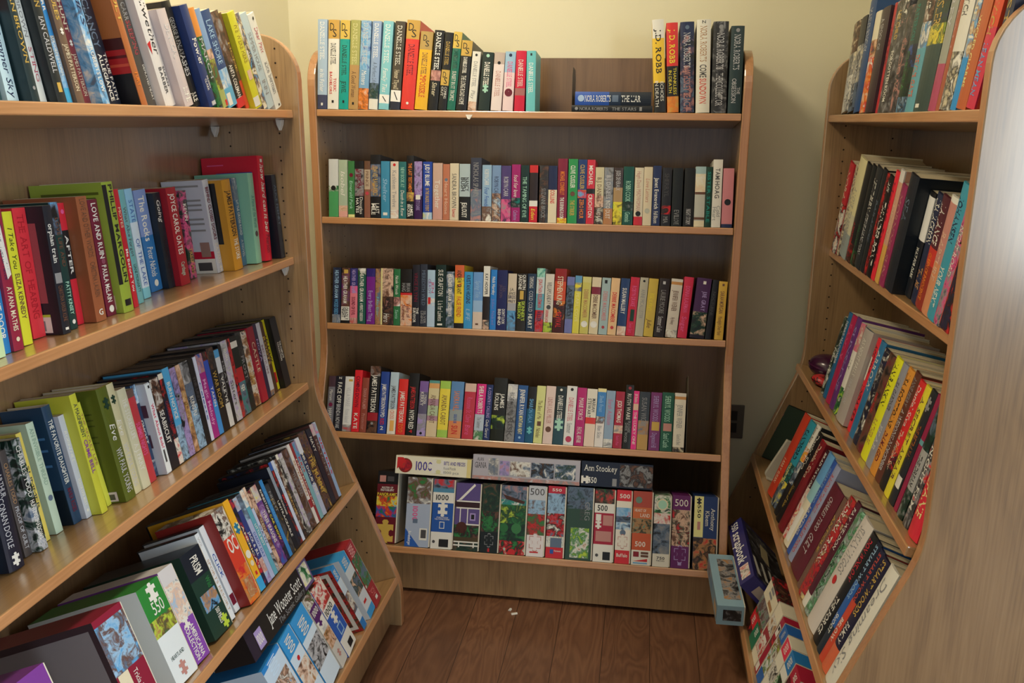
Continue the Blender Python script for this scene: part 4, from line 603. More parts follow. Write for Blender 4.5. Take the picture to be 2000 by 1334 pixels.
("L2","""
t|-0.9579|0.0293|0.22|2.14|0.0416|0.135|#c9e4b2|SPRING@.3-.6 g s||lime green large paperback with green lettering, first from left, left bookcase's second shelf
t|-0.9279|0.0211|0.22|2.42|0.0509|0.1315|#2c82c4|NEXT DOOR@.55-.9 w b;GIRL@.2-.5 n b||blue large paperback with white lettering, second from left, left bookcase's second shelf
t|-0.9062|0.02|0.215|2.51|0.0461|0.135|#94243f|The Twelve Tribes of Hattie@.05-.5 n i;AYANA MATHIS@.55-.86 c b;!p@.05,.1,.6,.1,.95,.47,.5,.5 w;!o@.92,.35 c||red large paperback with navy lettering, third from left, left bookcase's second shelf
t|-0.8718|0.0186|0.2046|2.5|0.0572|0.1262|#d8d834|I Take You@.12-.42 k i;ELIZA KENNEDY@.46-.8 N b||yellow large paperback with black lettering, fourth from left, left bookcase's second shelf
t|-0.8312|0.0273|0.2063|2.26|0.0732|0.1102|#d8343e|THE ART OF@.05-.5 #b0222c s;HEARING@.55-.85 #b0222c s||red large paperback, fifth from left, left bookcase's second shelf
t|-0.8021|0.0184|0.2065|1.97|0.0432|0.135|#c8c880:.06 #1f3644|!c@.13-.75,.12-.92 #a05058;!c@.84-.985,.12-.6 w;!c@.84-.86,.12-.6 l;!c@.89-.97,.2-.5 e;orphan train@.14-.44 w sb;CHRISTINA BAKER KLINE@.62-.9 N b;!r@.52-.6,.1-.9 e;!r@.95-.97,.3-.7 w|#20242e|dark slate large paperback with white lettering, sixth from left, left bookcase's second shelf
t|-0.7698|0.0168|0.2094|1.57|0.0531|0.13|*kxs:.25 #193a38|LOVE LIFE AND@.12-.5 N b;PATTY KINSEY@.62-.88 v b;!o@.94,.45 w||dark teal large paperback with brown lettering, seventh from left, left bookcase's second shelf
t|-0.7331|0.0153|0.2057|1.03|0.0673|0.1161|#d02838:.22 k:.62 #d02838|AFTER@.26-.58 w b;!o@.07,.5 f||red and black large paperback with white lettering, eighth from left, left bookcase's second shelf
t|-0.7163|0.0269|0.2136|0.76|0.0444|0.135|#d8803c:.83 #cc2430|!c@.32-.34,.2-.8 #6a3420;!c@.4-.42,.2-.75 #6a3420;!c@.47-.48,.2-.7 #6a3420;!c@.88-.95,.2-.55 #a8b0d0;LOVE AND OTHER WORDS@.02-.48 N -;CHRISTINA LAUREN@.52-.8 N -;G@.9-.95 w bu .5,.4|#9a5a3a|orange and red large paperback with brown lettering, ninth from left, left bookcase's second shelf
t|-0.6714|0.0254|0.2052|0.02|0.0549|0.1285|#701f38|LOVE AND RUIN@.03-.5 w b;PAULA McLAIN@.56-.88 w b;!o@.525,.4 #904a60;!o@.94,.5 w||magenta large paperback with white lettering, tenth from left, left bookcase's second shelf
h|-0.6437|0.0297|0.2328|-0.42|0.0416|0.1399|#b8d848:.78 #cccaa6|!c@.07-.09,.05-.85 #56601c;!c@.11-.13,.1-.8 #56601c;!c@.86-.97,.08-.4 #d0b898;!r@.02-.78,0-.3 k;PHILLIP MARGOLIN@.02-.77 k b .65,.4;!r@.9-.95,.2-.75 k|#94a83c|lime green hardcover with black lettering, eleventh from left, left bookcase's second shelf
t|-0.598|0.0136|0.2177|-1.09|0.0509|0.1317|#c02434|MOYES@.15-.32 c s;Me Before You@.5-.86 w b||red large paperback with cream lettering, twelfth from left, left bookcase's second shelf
t|-0.5635|0.0165|0.2149|-1.5|0.0641|0.1186|#6eacb2|What Alice Forgot@.15-.58 h s;LIANE MORIARTY@.65-.9 G s||teal large paperback with dark grey lettering, thirteenth from left, left bookcase's second shelf
t|-0.5159|0.0228|0.2136|-1.88|0.083|0.0998|#8cc0e0:.3 #ccdcea:.9 #80c4d4|STATE@.1-.3 b s;OF THE LAKE@.45-.88 b s||pale blue large paperback with blue lettering, fourteenth from left, left bookcase's second shelf
t|-0.4484|0.0399|0.2069|-1.86|0.11|0.0733|#7e96cc:.45 #3274b4|The Rocks@.06-.5 w b;Peter Nichols@.56-.85 w i;!o@.92,.35 w||blue large paperback with white lettering, fifteenth from left, left bookcase's second shelf
t|-0.4074|0.0241|0.1977|-1.46|0.0962|0.0878|#202a36:.38 #e8742c|Going@.07-.3 w i;CHASING THE SUN@.45-.92 k b|#1a222c|orange large paperback with white lettering, sixteenth from left, left bookcase's second shelf
t|-0.3827|0.0356|0.2051|-1.04|0.083|0.1004|k:.1 #1f3e30:.3 #40201c:.7 *gkwG|JOYCE CAROL OATES@.06-.68 w b;Carthage@.76-.9 v s|#a01c2c|dark red large paperback with white lettering, seventeenth from left, left bookcase's second shelf
t|-0.2975|0.0253|0.1931|1.6|0.11|0.0743|*kfhG|KEVIN@.15-.34 w b;TRESPASS@.65-.95 d s||pictured large paperback with white lettering, eighteenth from left, left bookcase's second shelf
t|-0.226|0.025|0.2121|-3.5|0.0842|0.0987|#c0203a|!c@.76-.84,0-1 #c0203a;!c@.84-1,0-1 w;!c@.88-.97,.1-.45 h;!c@.66-.82,.08-.32 #9a7a70;!c@.05-.07,.1-.9 e;!c@.2-.22,.1-.9 e;!c@.25-.27,.1-.9 e;!c@.3-.32,.1-.8 e;!c@.4-.42,.1-.9 e;!c@.45-.47,.1-.85 e;!c@.52-.54,.1-.7 e;BEHIND CLOSED DOORS@.08-.64 m b;B.A. PARIS@.68-.9 w b;!z@.96,.4 w|#c6cad6|red large paperback with maroon lettering, nineteenth from left, left bookcase's second shelf
h|-0.2004|0.0395|0.2078|-2.0|0.0559|0.1273|#dea02e|!c@.03-.7,.12-1 k;!c@.2-.21,.25-.8 e;!c@.3-.31,.25-.8 e;!c@.42-.43,.25-.7 e;!c@.74-.76,.3-.9 N;JAMES PATTERSON@.12-.62 k b;THE STORE@.65-.88 w b|#c89030|orange hardcover with black lettering, twentieth from left, left bookcase's second shelf
t|-0.1311|0.0209|0.2079|1.0|0.0713|0.1119|*Exe:.25 #4d7090|LITTLE CROSS ROAD@.25-.65 w b;A NOVEL@.7-.9 E s||blue large paperback with white lettering, twenty-first from left, left bookcase's second shelf
t|-0.1096|0.0277|0.2162|3.0|0.0463|0.135|#a2dfcc:.85 *kNv|A Piece of the World@.25-.6 t s;!o@.67,.5 h|#8cc8b0|pale aqua large paperback with teal lettering, twenty-second from left, left bookcase's second shelf
h|-0.0812|0.0333|0.2539|5.0|0.036|0.144|#e8203a|!c@.15-.21,.1-.75 #3450b8;!c@.07-.08,.6-.9 f;how hard can it be?@.08-.72 w sib;Pearson@.75-.92 m s;!r@.03-.06,.3-.6 w|#d01c38|red hardcover with white lettering, twenty-third from left, left bookcase's second shelf
t|-0.0279|0.0242|0.2069|0.0|0.02|0.135|#172036|ALICE FEENEY@.12-.6 x s|#141a26|navy large paperback with slate lettering, twenty-fourth from left, left bookcase's second shelf
"""),
("L3","""
h|-0.9758|0.016|0.24|6.12|0.1073|0.0703|#24545c|BLUE@.3-.6 w s||teal hardcover with white lettering, first from left, left bookcase's third shelf
h|-0.9554|0.0314|0.24|5.29|0.0863|0.0912|#20243e|SIR ARTHUR@.3-.52 E s .65,.35;CONAN DOYLE@.52-.85 E s .4,.35;!z@.93,.45 w|#1a1d30|navy hardcover with light grey lettering, second from left, left bookcase's third shelf
h|-0.9009|0.0151|0.1781|3.46|0.104|0.0845|#4c4442|CHARLES TODD@.12-.5 #b08860 s;PROOF OF GUILT@.53-.93 E s||charcoal hardcover with tan lettering, third from left, left bookcase's third shelf
h|-0.8838|0.0184|0.1894|3.0|0.0905|0.096|*kGEx|CHARLES TODD@.06-.52 w s;HUNTING SHADOWS@.55-.9 w b||pictured hardcover with white lettering, fourth from left, left bookcase's third shelf
t|-0.8475|0.0117|0.1898|2.04|0.11|0.0764|#e4d064|SUMMER@.3-.7 h s||gold large paperback with dark grey lettering, fifth from left, left bookcase's third shelf
t|-0.821|0.0169|0.1974|1.7|0.11|0.0751|#c8e2c8|AN INVISIBLE THREAD@.05-.56 #8aa894 s;!o@.68,.6 x|#c0d4be|pale green large paperback with green lettering, sixth from left, left bookcase's third shelf
h|-0.7874|0.0201|0.2148|1.24|0.1012|0.0807|w:.08 #203258|!c@.25-.27,.1-.5 #4a7aa8;!c@.35-.37,.1-.5 #4a7aa8;!c@.48-.5,.1-.6 #4a7aa8;!c@.7-1,0-1 #16222e;THE FAVORITE DAUGHTER@.12-.66 w b;MARIA ROSES@.7-.9 m b|#23405c|navy and white hardcover with white lettering, seventh from left, left bookcase's third shelf
t|-0.7659|0.0135|0.1903|1.02|0.0922|0.0941|#c03040:.08 #3f92b2:.5 #e0d8bc:.58 #a83238|ROBIN HILL@.15-.45 w i;HONOR EVER MARY@.62-.88 w b;!o@.93,.4 w|#c4c8d4|red and blue large paperback with white lettering, eighth from left, left bookcase's third shelf
t|-0.7516|0.0163|0.2211|0.91|0.0722|0.1086|#5896e8|!c@.2-.22,.2-.9 #8a8a2c;!c@.3-.32,.2-.9 #8a8a2c;!c@.4-.42,.2-.9 #8a8a2c;!c@.9-.94,.2-.5 k;A MAGNIFICENT@.08-.36 n s;CRIME BELL@.38-.66 #9040a0 b|#cccc40|pale blue large paperback with navy lettering, ninth from left, left bookcase's third shelf
t|-0.7194|0.0117|0.1994|-1.5|0.0839|0.1008|#dcdc4c|THE SECRET LIFE@.1-.6 O b||yellow large paperback with tan lettering, tenth from left, left bookcase's third shelf
h|-0.7074|0.0292|0.2146|0.7|0.0539|0.1281|#d2d030:.17 *Gkl:.42 #283a20:.7 #14160f|!c@.2-.21,.15-.9 #3a4414;!c@.25-.26,.15-.9 #3a4414;!c@.3-.31,.15-.9 #3a4414;!c@.4-.41,.15-.9 #3a4414;!c@.45-.46,.15-.9 #3a4414;!c@.9-.985,.1-.4 #d8c8d0;!c@.92-.97,.14-.28 h;Eve@.32-.46 w i;WM. PAUL YOUNG@.54-.93 E s;!z@.14,.5 G|#5a6420|black and dark green hardcover with white lettering, eleventh from left, left bookcase's third shelf
h|-0.6773|0.023|0.2136|0.66|0.0577|0.1245|#d2d030:.17 *Gkl:.42 #283a20:.7 #14160f|Eve@.32-.46 w i;WM. PAUL YOUNG@.54-.93 E s;!z@.14,.5 G|#cfc8a0|black and dark green hardcover with white lettering, twelfth from left, left bookcase's third shelf
t|-0.6537|0.0239|0.1961|0.68|0.0542|0.1311|#b83444:.08 #50383e:.86 #c8ccc8|THE STORIED LIFE@.1-.5 w s;A.J. FIKRY@.55-.82 w s|#d0ccae|dark red large paperback with white lettering, thirteenth from left, left bookcase's third shelf
t|-0.6292|0.0251|0.1855|0.75|0.0581|0.1291|#6a5048:.08 #c03a42|SUMMER NIGHTS@.35-.7 f b||red and brown large paperback with pink lettering, fourteenth from left, left bookcase's third shelf
d|-0.6034|0.0156|0.1911|0.86|0.0637|0.1225|*snBw:.2 #2f4262:.82 *xnE|GHOST@.38-.64 w b||navy and pictured DVD case with white lettering, fifteenth from left, left bookcase's third shelf
d|-0.5874|0.0165|0.1858|0.94|0.045|0.135|#e6ecf0|!c@.22-.36,.05-.3 #503040;!c@.55-.7,.1-.4 #503040;What About Bob?@.22-.72 #d83a60 b;!r@.74-.88,.3-.6 h;!r@.02-.05,.5-.8 k|#c4cad4|off-white DVD case with red lettering, sixteenth from left, left bookcase's third shelf
d|-0.5704|0.0276|0.1895|1.04|0.045|0.135|*kNw:.35 #1f1f28|SEABISCUIT@.35-.72 w b||near-black DVD case with white lettering, seventeenth from left, left bookcase's third shelf
d|-0.5421|0.016|0.1924|1.23|0.045|0.135|#e4e0d0:.06 *nkr:.72 *rwk|CHANGING LANES@.3-.66 #a02c38 b||pictured and cream DVD case with red lettering, eighteenth from left, left bookcase's third shelf
d|-0.5257|0.0224|0.1981|1.35|0.045|0.135|#4fa6d8:.62 *kBn|BURN NOTICE@.15-.55 w b||blue and pictured DVD case with white lettering, nineteenth from left, left bookcase's third shelf
d|-0.5027|0.0208|0.192|1.53|0.0451|0.135|*kPN|DANCER@.3-.6 e b||pictured DVD case with grey lettering, twentieth from left, left bookcase's third shelf
d|-0.4813|0.0165|0.1923|1.7|0.0451|0.135|*NOi|GOLDEN@.3-.7 d s||pictured DVD case with gold lettering, twenty-first from left, left bookcase's third shelf
d|-0.4644|0.0286|0.1921|1.83|0.0451|0.135|*Eek:.25 *hxk:.5 *nBk|KUNG FU@.4-.62 w b||pictured DVD case with white lettering, twenty-second from left, left bookcase's third shelf
d|-0.4351|0.0188|0.1904|2.06|0.0452|0.135|#16161a|THE UNIT@.2-.5 h b||black DVD case with dark grey lettering, twenty-third from left, left bookcase's third shelf
d|-0.4157|0.0118|0.1911|2.2|0.0452|0.135|#d8dcf2|Celeste@.3-.75 b b||off-white DVD case with blue lettering, twenty-fourth from left, left bookcase's third shelf
d|-0.4036|0.0234|0.192|2.28|0.0453|0.135|*Pub:.22 #a82a86|Magic Melody@.3-.85 #e0a0d0 b||magenta DVD case with pink lettering, twenty-fifth from left, left bookcase's third shelf
d|-0.3796|0.0187|0.1898|2.43|0.0454|0.135|*NkR:.1 #3454ba:.6 #4092de|TAKEN@.42-.66 w b||blue DVD case with white lettering, twenty-sixth from left, left bookcase's third shelf
d|-0.3603|0.0283|0.1924|2.53|0.0456|0.135|*Nkh:.25 #1f1c1c|WAR ROOM@.28-.72 d s||black DVD case with gold lettering, twenty-seventh from left, left bookcase's third shelf
d|-0.3313|0.0201|0.1821|2.64|0.0459|0.135|#50a0d8:.1 #d8dce2:.3 *kKe:.7 #d8d8d8|VALKYRIE@.35-.75 w b||pictured DVD case with white lettering, twenty-eighth from left, left bookcase's third shelf
d|-0.3107|0.0135|0.1878|2.69|0.0463|0.135|#15151a|HEAT@.2-.5 e b||black DVD case with grey lettering, twenty-ninth from left, left bookcase's third shelf
d|-0.2969|0.0273|0.1926|2.71|0.0468|0.135|*PEe|MAMMA@.1-.25 w b;Sisters@.5-.8 h s||pictured DVD case with white lettering, thirtieth from left, left bookcase's third shelf
d|-0.2687|0.0155|0.1914|2.7|0.0476|0.135|*krh|RED@.2-.6 r b||pictured DVD case with red lettering, thirty-first from left, left bookcase's third shelf
d|-0.2527|0.0313|0.1901|2.66|0.0488|0.135|k:.06 w:.14 #16221e:.4 #b8282e:.58 *txk|HER@.62-.7 w bu .5,.6||pictured DVD case with white lettering, thirty-second from left, left bookcase's third shelf
d|-0.22|0.0259|0.1931|2.5|0.0504|0.135|*Gkh|FROST@.3-.6 e b||pictured DVD case with grey lettering, thirty-third from left, left bookcase's third shelf
d|-0.1926|0.0297|0.1892|2.28|0.0527|0.1338|*NOwk|WESTERN@.4-.7 d s||pictured DVD case with gold lettering, thirty-fourth from left, left bookcase's third shelf
d|-0.1609|0.0296|0.1921|1.91|0.0485|0.135|#942038:.45 #b02038|CASTLE@.2-.6 c s||red DVD case with cream lettering, thirty-fifth from left, left bookcase's third shelf
d|-0.1286|0.0185|0.1932|1.39|0.05|0.135|#2d2648|NOVA@.2-.5 P b||navy DVD case with lavender lettering, thirty-sixth from left, left bookcase's third shelf
d|-0.1082|0.0232|0.1912|0.99|0.0522|0.1339|#d0d4e2:.93 *iOx|MEDIUM@.3-.7 #b0a0b0 b||pale blue DVD case with light grey lettering, thirty-seventh from left, left bookcase's third shelf
d|-0.0823|0.0211|0.1876|0.38|0.0553|0.1315|#50301f|ROOTS@.2-.6 d b||brown DVD case with gold lettering, thirty-eighth from left, left bookcase's third shelf
d|-0.0584|0.0181|0.1899|-0.28|0.0597|0.1267|#dcd424|YELLOW@.2-.6 k b;!r@.75-.9,.2-.8 r||yellow DVD case with black lettering, thirty-ninth from left, left bookcase's third shelf
d|-0.0376|0.0337|0.187|-0.94|0.045|0.135|#19161c|THE COMPLETE@.35-.6 w b .75,.25;COLLECTION@.35-.62 w b .4,.25|#131317|black DVD case with white lettering, fortieth from left, left bookcase's third shelf
"""),
("L4","""
b|-1.1192|0.0597|0.2061|4.0|0.015|0.2|#7a3a92|!o@.25,.62 #a4d8d0;!o@.25,.45 #7a3a92;!o@.25,.2 #2c6c74||purple puzzle box, first from left, left bookcase's fourth shelf
b|-0.9574|0.0723|0.196|4.0|0.0163|0.25|#8c2038:.06 *sxNB:.5 #8c2038:.54 #8c2038|!r@.06-.47,.12-.92 *sBNx;!c@.06-1,.04-.92 #8d868c;Tricia Reilly@.54-.8 w s .6,.15;!r@.5-.9,.05-.4 c;!z@.66,.25 r .2|#43323a|red and pictured puzzle box with white lettering, second from left, left bookcase's fourth shelf
b|-0.8468|0.0636|0.1836|4.0|0.0181|0.23|#2f8438:.33 *gNlO:.5 #e2e8ea|!z@.1,.4 w .55;550@.17-.3 w su .55,.5;HEARTLAND@.72-.76 G su .5,.6;!z@.88,.3 u||off-white puzzle box with white lettering, third from left, left bookcase's fourth shelf
b|-0.7812|0.0447|0.1824|4.0|0.0207|0.22|#d4d0d2:.16 *Biwx:.55 #8448a8|AMERICANA@.62-.97 w b .62,.28;COLLECTION@.6-.97 w b .28,.28;!z@.58,.4 w .4||purple and pictured puzzle box with white lettering, fourth from left, left bookcase's fourth shelf
b|-0.7101|0.0671|0.1725|4.0|0.0245|0.22|#151f2c:.32 #1b3a30|PRISM@.08-.28 w b .55,.35;Wild@.36-.48 g b .75,.2;!r@.5-.7,.12-.9 *xOsk;500 PIECES@.72-.9 w b .62,.25;!z@.9,.3 l .75||dark teal puzzle box with white lettering, fifth from left, left bookcase's fourth shelf
d|-0.6388|0.014|0.1895|3.32|0.0298|0.135|#dfe6ee|Wii@.04-.14 E b;SPORTS RESORT@.3-.9 #c0a080 s||off-white DVD case with light grey lettering, sixth from left, left bookcase's fourth shelf
d|-0.6096|0.0175|0.1909|3.33|0.0374|0.135|#dfe6ee|CLICK@.32-.6 b b;!r@.8-.92,.1-.9 m||off-white DVD case with blue lettering, seventh from left, left bookcase's fourth shelf
b|-0.5916|0.0448|0.2018|3.35|0.012|0.135|*kwNe:.3 #d4402c:.62 *roO|OC@.3-.46 w bu .55,.75;!r@.75-.95,.2-.9 *rOi|#8c2420|pictured and red puzzle box with white lettering, eighth from left, left bookcase's fourth shelf
d|-0.5456|0.0218|0.2076|3.43|0.012|0.19|#ecb02c:.86 #3aa6e0|!o@.3,1 #ece0a0 .55;!z@.31,.75 #2078a0 .5;!o@.6,.8 w;!o@.7,.55 c;!r@.79-.83,.35-.65 r||orange and blue DVD case, ninth from left, left bookcase's fourth shelf
d|-0.5235|0.0117|0.2013|3.52|0.012|0.135|*rnk|AMERICA'S@.3-.8 c b||pictured DVD case with cream lettering, tenth from left, left bookcase's fourth shelf
d|-0.5115|0.0154|0.1988|3.54|0.012|0.135|*iBu:.15 #2f3c80:.72 *iuw:.88 *nPB|JACK & JILL@.4-.68 w b||blue and pictured DVD case with white lettering, eleventh from left, left bookcase's fourth shelf
d|-0.4956|0.0153|0.1985|3.6|0.012|0.135|*Bxk:.3 #acb6da|DADDY DAY@.45-.75 b b||pale blue DVD case with blue lettering, twelfth from left, left bookcase's fourth shelf
d|-0.4798|0.0141|0.2014|3.68|0.012|0.135|*iwB:.2 #60a8c0|LITTLE BOY@.4-.66 w b||blue and pictured DVD case with white lettering, thirteenth from left, left bookcase's fourth shelf
d|-0.4653|0.0098|0.202|3.75|0.012|0.135|*kiw:.25 #bccaea:.78 *kEN|OATH@.45-.66 n b||pale blue DVD case with navy lettering, fourteenth from left, left bookcase's fourth shelf
d|-0.4552|0.0145|0.1896|3.81|0.012|0.135|*kiNm|CLIENT LIST@.36-.64 c s||pictured DVD case with cream lettering, fifteenth from left, left bookcase's fourth shelf
d|-0.4403|0.0234|0.1902|3.91|0.012|0.135|*uEy:.2 *bpP|THREE SEASONS@.32-.72 w b||pictured DVD case with white lettering, sixteenth from left, left bookcase's fourth shelf
d|-0.4163|0.0143|0.1913|4.08|0.012|0.135|#15151c:.1 *nkp|RHINESTONE@.1-.4 w b;CAR SHOW@.42-.75 y b||pictured and black DVD case with white lettering, seventeenth from left, left bookcase's fourth shelf
d|-0.4016|0.0135|0.1884|4.2|0.012|0.135|#3486ce|BLUE CRUSH@.15-.55 #60a8e0 b||blue DVD case with pale blue lettering, eighteenth from left, left bookcase's fourth shelf
d|-0.3877|0.0174|0.1704|4.32|0.012|0.135|#2f353c:.2 *hkd|NIGHT@.1-.4 e b||pictured DVD case with grey lettering, nineteenth from left, left bookcase's fourth shelf
d|-0.3698|0.015|0.1732|4.49|0.012|0.135|#141620|UNTRACEABLE@.3-.82 w b||black DVD case with white lettering, twentieth from left, left bookcase's fourth shelf
d|-0.3549|0.0117|0.1986|4.67|0.012|0.135|#8a98ac:.4 #1c2030|THE KITE RUNNER@.4-.6 w b||near-black DVD case with white lettering, twenty-first from left, left bookcase's fourth shelf
d|-0.3429|0.0123|0.2055|4.78|0.012|0.135|b:.1 *nkr|MOTOR@.4-.65 r b||pictured DVD case with red lettering, twenty-second from left, left bookcase's fourth shelf
d|-0.3302|0.0124|0.2044|4.93|0.012|0.135|#ccd8f2|Beyond@.1-.4 B b||pale blue DVD case, twenty-third from left, left bookcase's fourth shelf
d|-0.3174|0.0126|0.2018|5.09|0.012|0.135|*kNw|CREATURE@.4-.7 d b||pictured DVD case with gold lettering, twenty-fourth from left, left bookcase's fourth shelf
d|-0.3045|0.0111|0.2087|5.27|0.012|0.135|w:.06 *wkh|THE GRUDGE@.5-.8 e b||pictured DVD case with grey lettering, twenty-fifth from left, left bookcase's fourth shelf
d|-0.293|0.0174|0.205|5.42|0.012|0.135|*PEh|NOAH@.1-.4 E b||pictured DVD case with light grey lettering, twenty-sixth from left, left bookcase's fourth shelf
d|-0.2751|0.0282|0.2043|5.69|0.012|0.135|*kNx|THE ISLAND@.3-.6 e s||pictured DVD case with grey lettering, twenty-seventh from left, left bookcase's fourth shelf
d|-0.246|0.0135|0.2089|6.16|0.012|0.135|#e4e0e0:.7 #a02c34:.8 #e4e0e0|SEVENTEEN@.2-.65 O b||white DVD case with tan lettering, twenty-eighth from left, left bookcase's fourth shelf
d|-0.2321|0.0107|0.2066|6.41|0.012|0.135|#942c34|HURRICANE@.2-.8 w b||red DVD case with white lettering, twenty-ninth from left, left bookcase's fourth shelf
d|-0.2211|0.0168|0.2052|6.61|0.012|0.135|*rsk:.25 #80b6c6|KIDS@.2-.4 r b||teal and pictured DVD case with red lettering, thirtieth from left, left bookcase's fourth shelf
d|-0.2037|0.0208|0.2061|6.95|0.012|0.135|#dce2f4:.2 #20305c:.6 #b8c4e6|MRS DOUBTFIRE@.2-.75 w b||pale blue DVD case with white lettering, thirty-first from left, left bookcase's fourth shelf
d|-0.1822|0.039|0.208|7.39|0.012|0.135|*nNkd|THE MUMMY@.3-.8 d b||pictured DVD case with gold lettering, thirty-second from left, left bookcase's fourth shelf
d|-0.1419|0.0226|0.2032|8.32|0.012|0.135|#191a30|NAVY@.1-.3 w b||navy DVD case with white lettering, thirty-third from left, left bookcase's fourth shelf
d|-0.1184|0.019|0.2084|8.91|0.012|0.135|*fEu:.15 #503032|HATCHET@.2-.7 e b||dark red DVD case with grey lettering, thirty-fourth from left, left bookcase's fourth shelf
d|-0.0986|0.0161|0.2075|9.0|0.012|0.135|*fBw:.15 #98b8e6|SISTERS@.2-.7 r b||pale blue DVD case with red lettering, thirty-fifth from left, left bookcase's fourth shelf
"""),
("L5","""
b|-0.628|0.0843|0.182|-6.79|0.006|0.2|#2f88d4:.06 #cce0f4|1000@.02-.2 #d0e8ff b .5,.6;!r@.25-.6,.1-.9 *wNis||pale blue and blue puzzle box, first from left, left bookcase's bottom shelf
b|-0.5364|0.0591|0.1888|-8.13|0.006|0.2|#3a9be0:.27 #d4e6f6:.42 *NiwO:.75 #d4e6f6|1000@.06-.24 w b .5,.5;!o@.36,.2 r||pale blue puzzle box with white lettering, second from left, left bookcase's bottom shelf
b|-0.4731|0.0727|0.1936|-8.7|0.006|0.2|#3a9be0:.3 #d6e6f4:.4 *GhEk:.72 #d6e6f4|1000@.1-.28 w b .5,.5||pale blue puzzle box with white lettering, third from left, left bookcase's bottom shelf
b|-0.3966|0.0395|0.2017|-9.0|0.006|0.2|*gNwx:.16 #542068:.34 w:.5 *NiOk:.72 #d0ccc4|1000@.19-.27 w bu .5,.75;!z@.36,.45 #542068 .4;3000 PIECES@.44-.5 E bu .5,.5;!z@.84,.35 u||pictured puzzle box with white lettering, fourth from left, left bookcase's bottom shelf
b|-0.3557|0.0604|0.1969|-9.0|0.006|0.2|*Nrwi:.3 w:.42 #2a5cb8:.76 w|1000@.32-.4 k bu .45,.7;!z@.5,.4 w;!r@.6-.74,.3-.7 B;!r@.62-.72,.35-.65 #2a5cb8;!r@.87-.96,.4-.8 k||white and blue puzzle box with black lettering, fifth from left, left bookcase's bottom shelf
b|-0.2484|0.0264|0.1882|-8.45|0.006|0.22|#3490dc:.2 #cfe0f0:.42 *xNwn:.72 #cfe0f0:.86 #2f80cc|1000@.05-.18 w b .5,.55|*krNk|pale blue puzzle box with white lettering, sixth from left, left bookcase's bottom shelf
b|-0.2009|0.0479|0.1842|-7.94|0.006|0.22|#3fa0e4:.2 #d4e0ea:.35 *NxGi:.62 #d8e0ea:.88 #3fa0e4|1000@.05-.18 w b .5,.55;!r@.74-.78,.2-.6 r||off-white puzzle box with white lettering, seventh from left, left bookcase's bottom shelf
b|-0.1514|0.0483|0.1888|-7.24|0.006|0.2|#a83038:.2 *xgNw:.68 #a83038|1000@.04-.19 #e8b0b0 b .5,.6;JOY@.74-.86 #e08888 i;!r@.88-.93,.4-.7 w||red and pictured puzzle box with pink lettering, eighth from left, left bookcase's bottom shelf
"""),
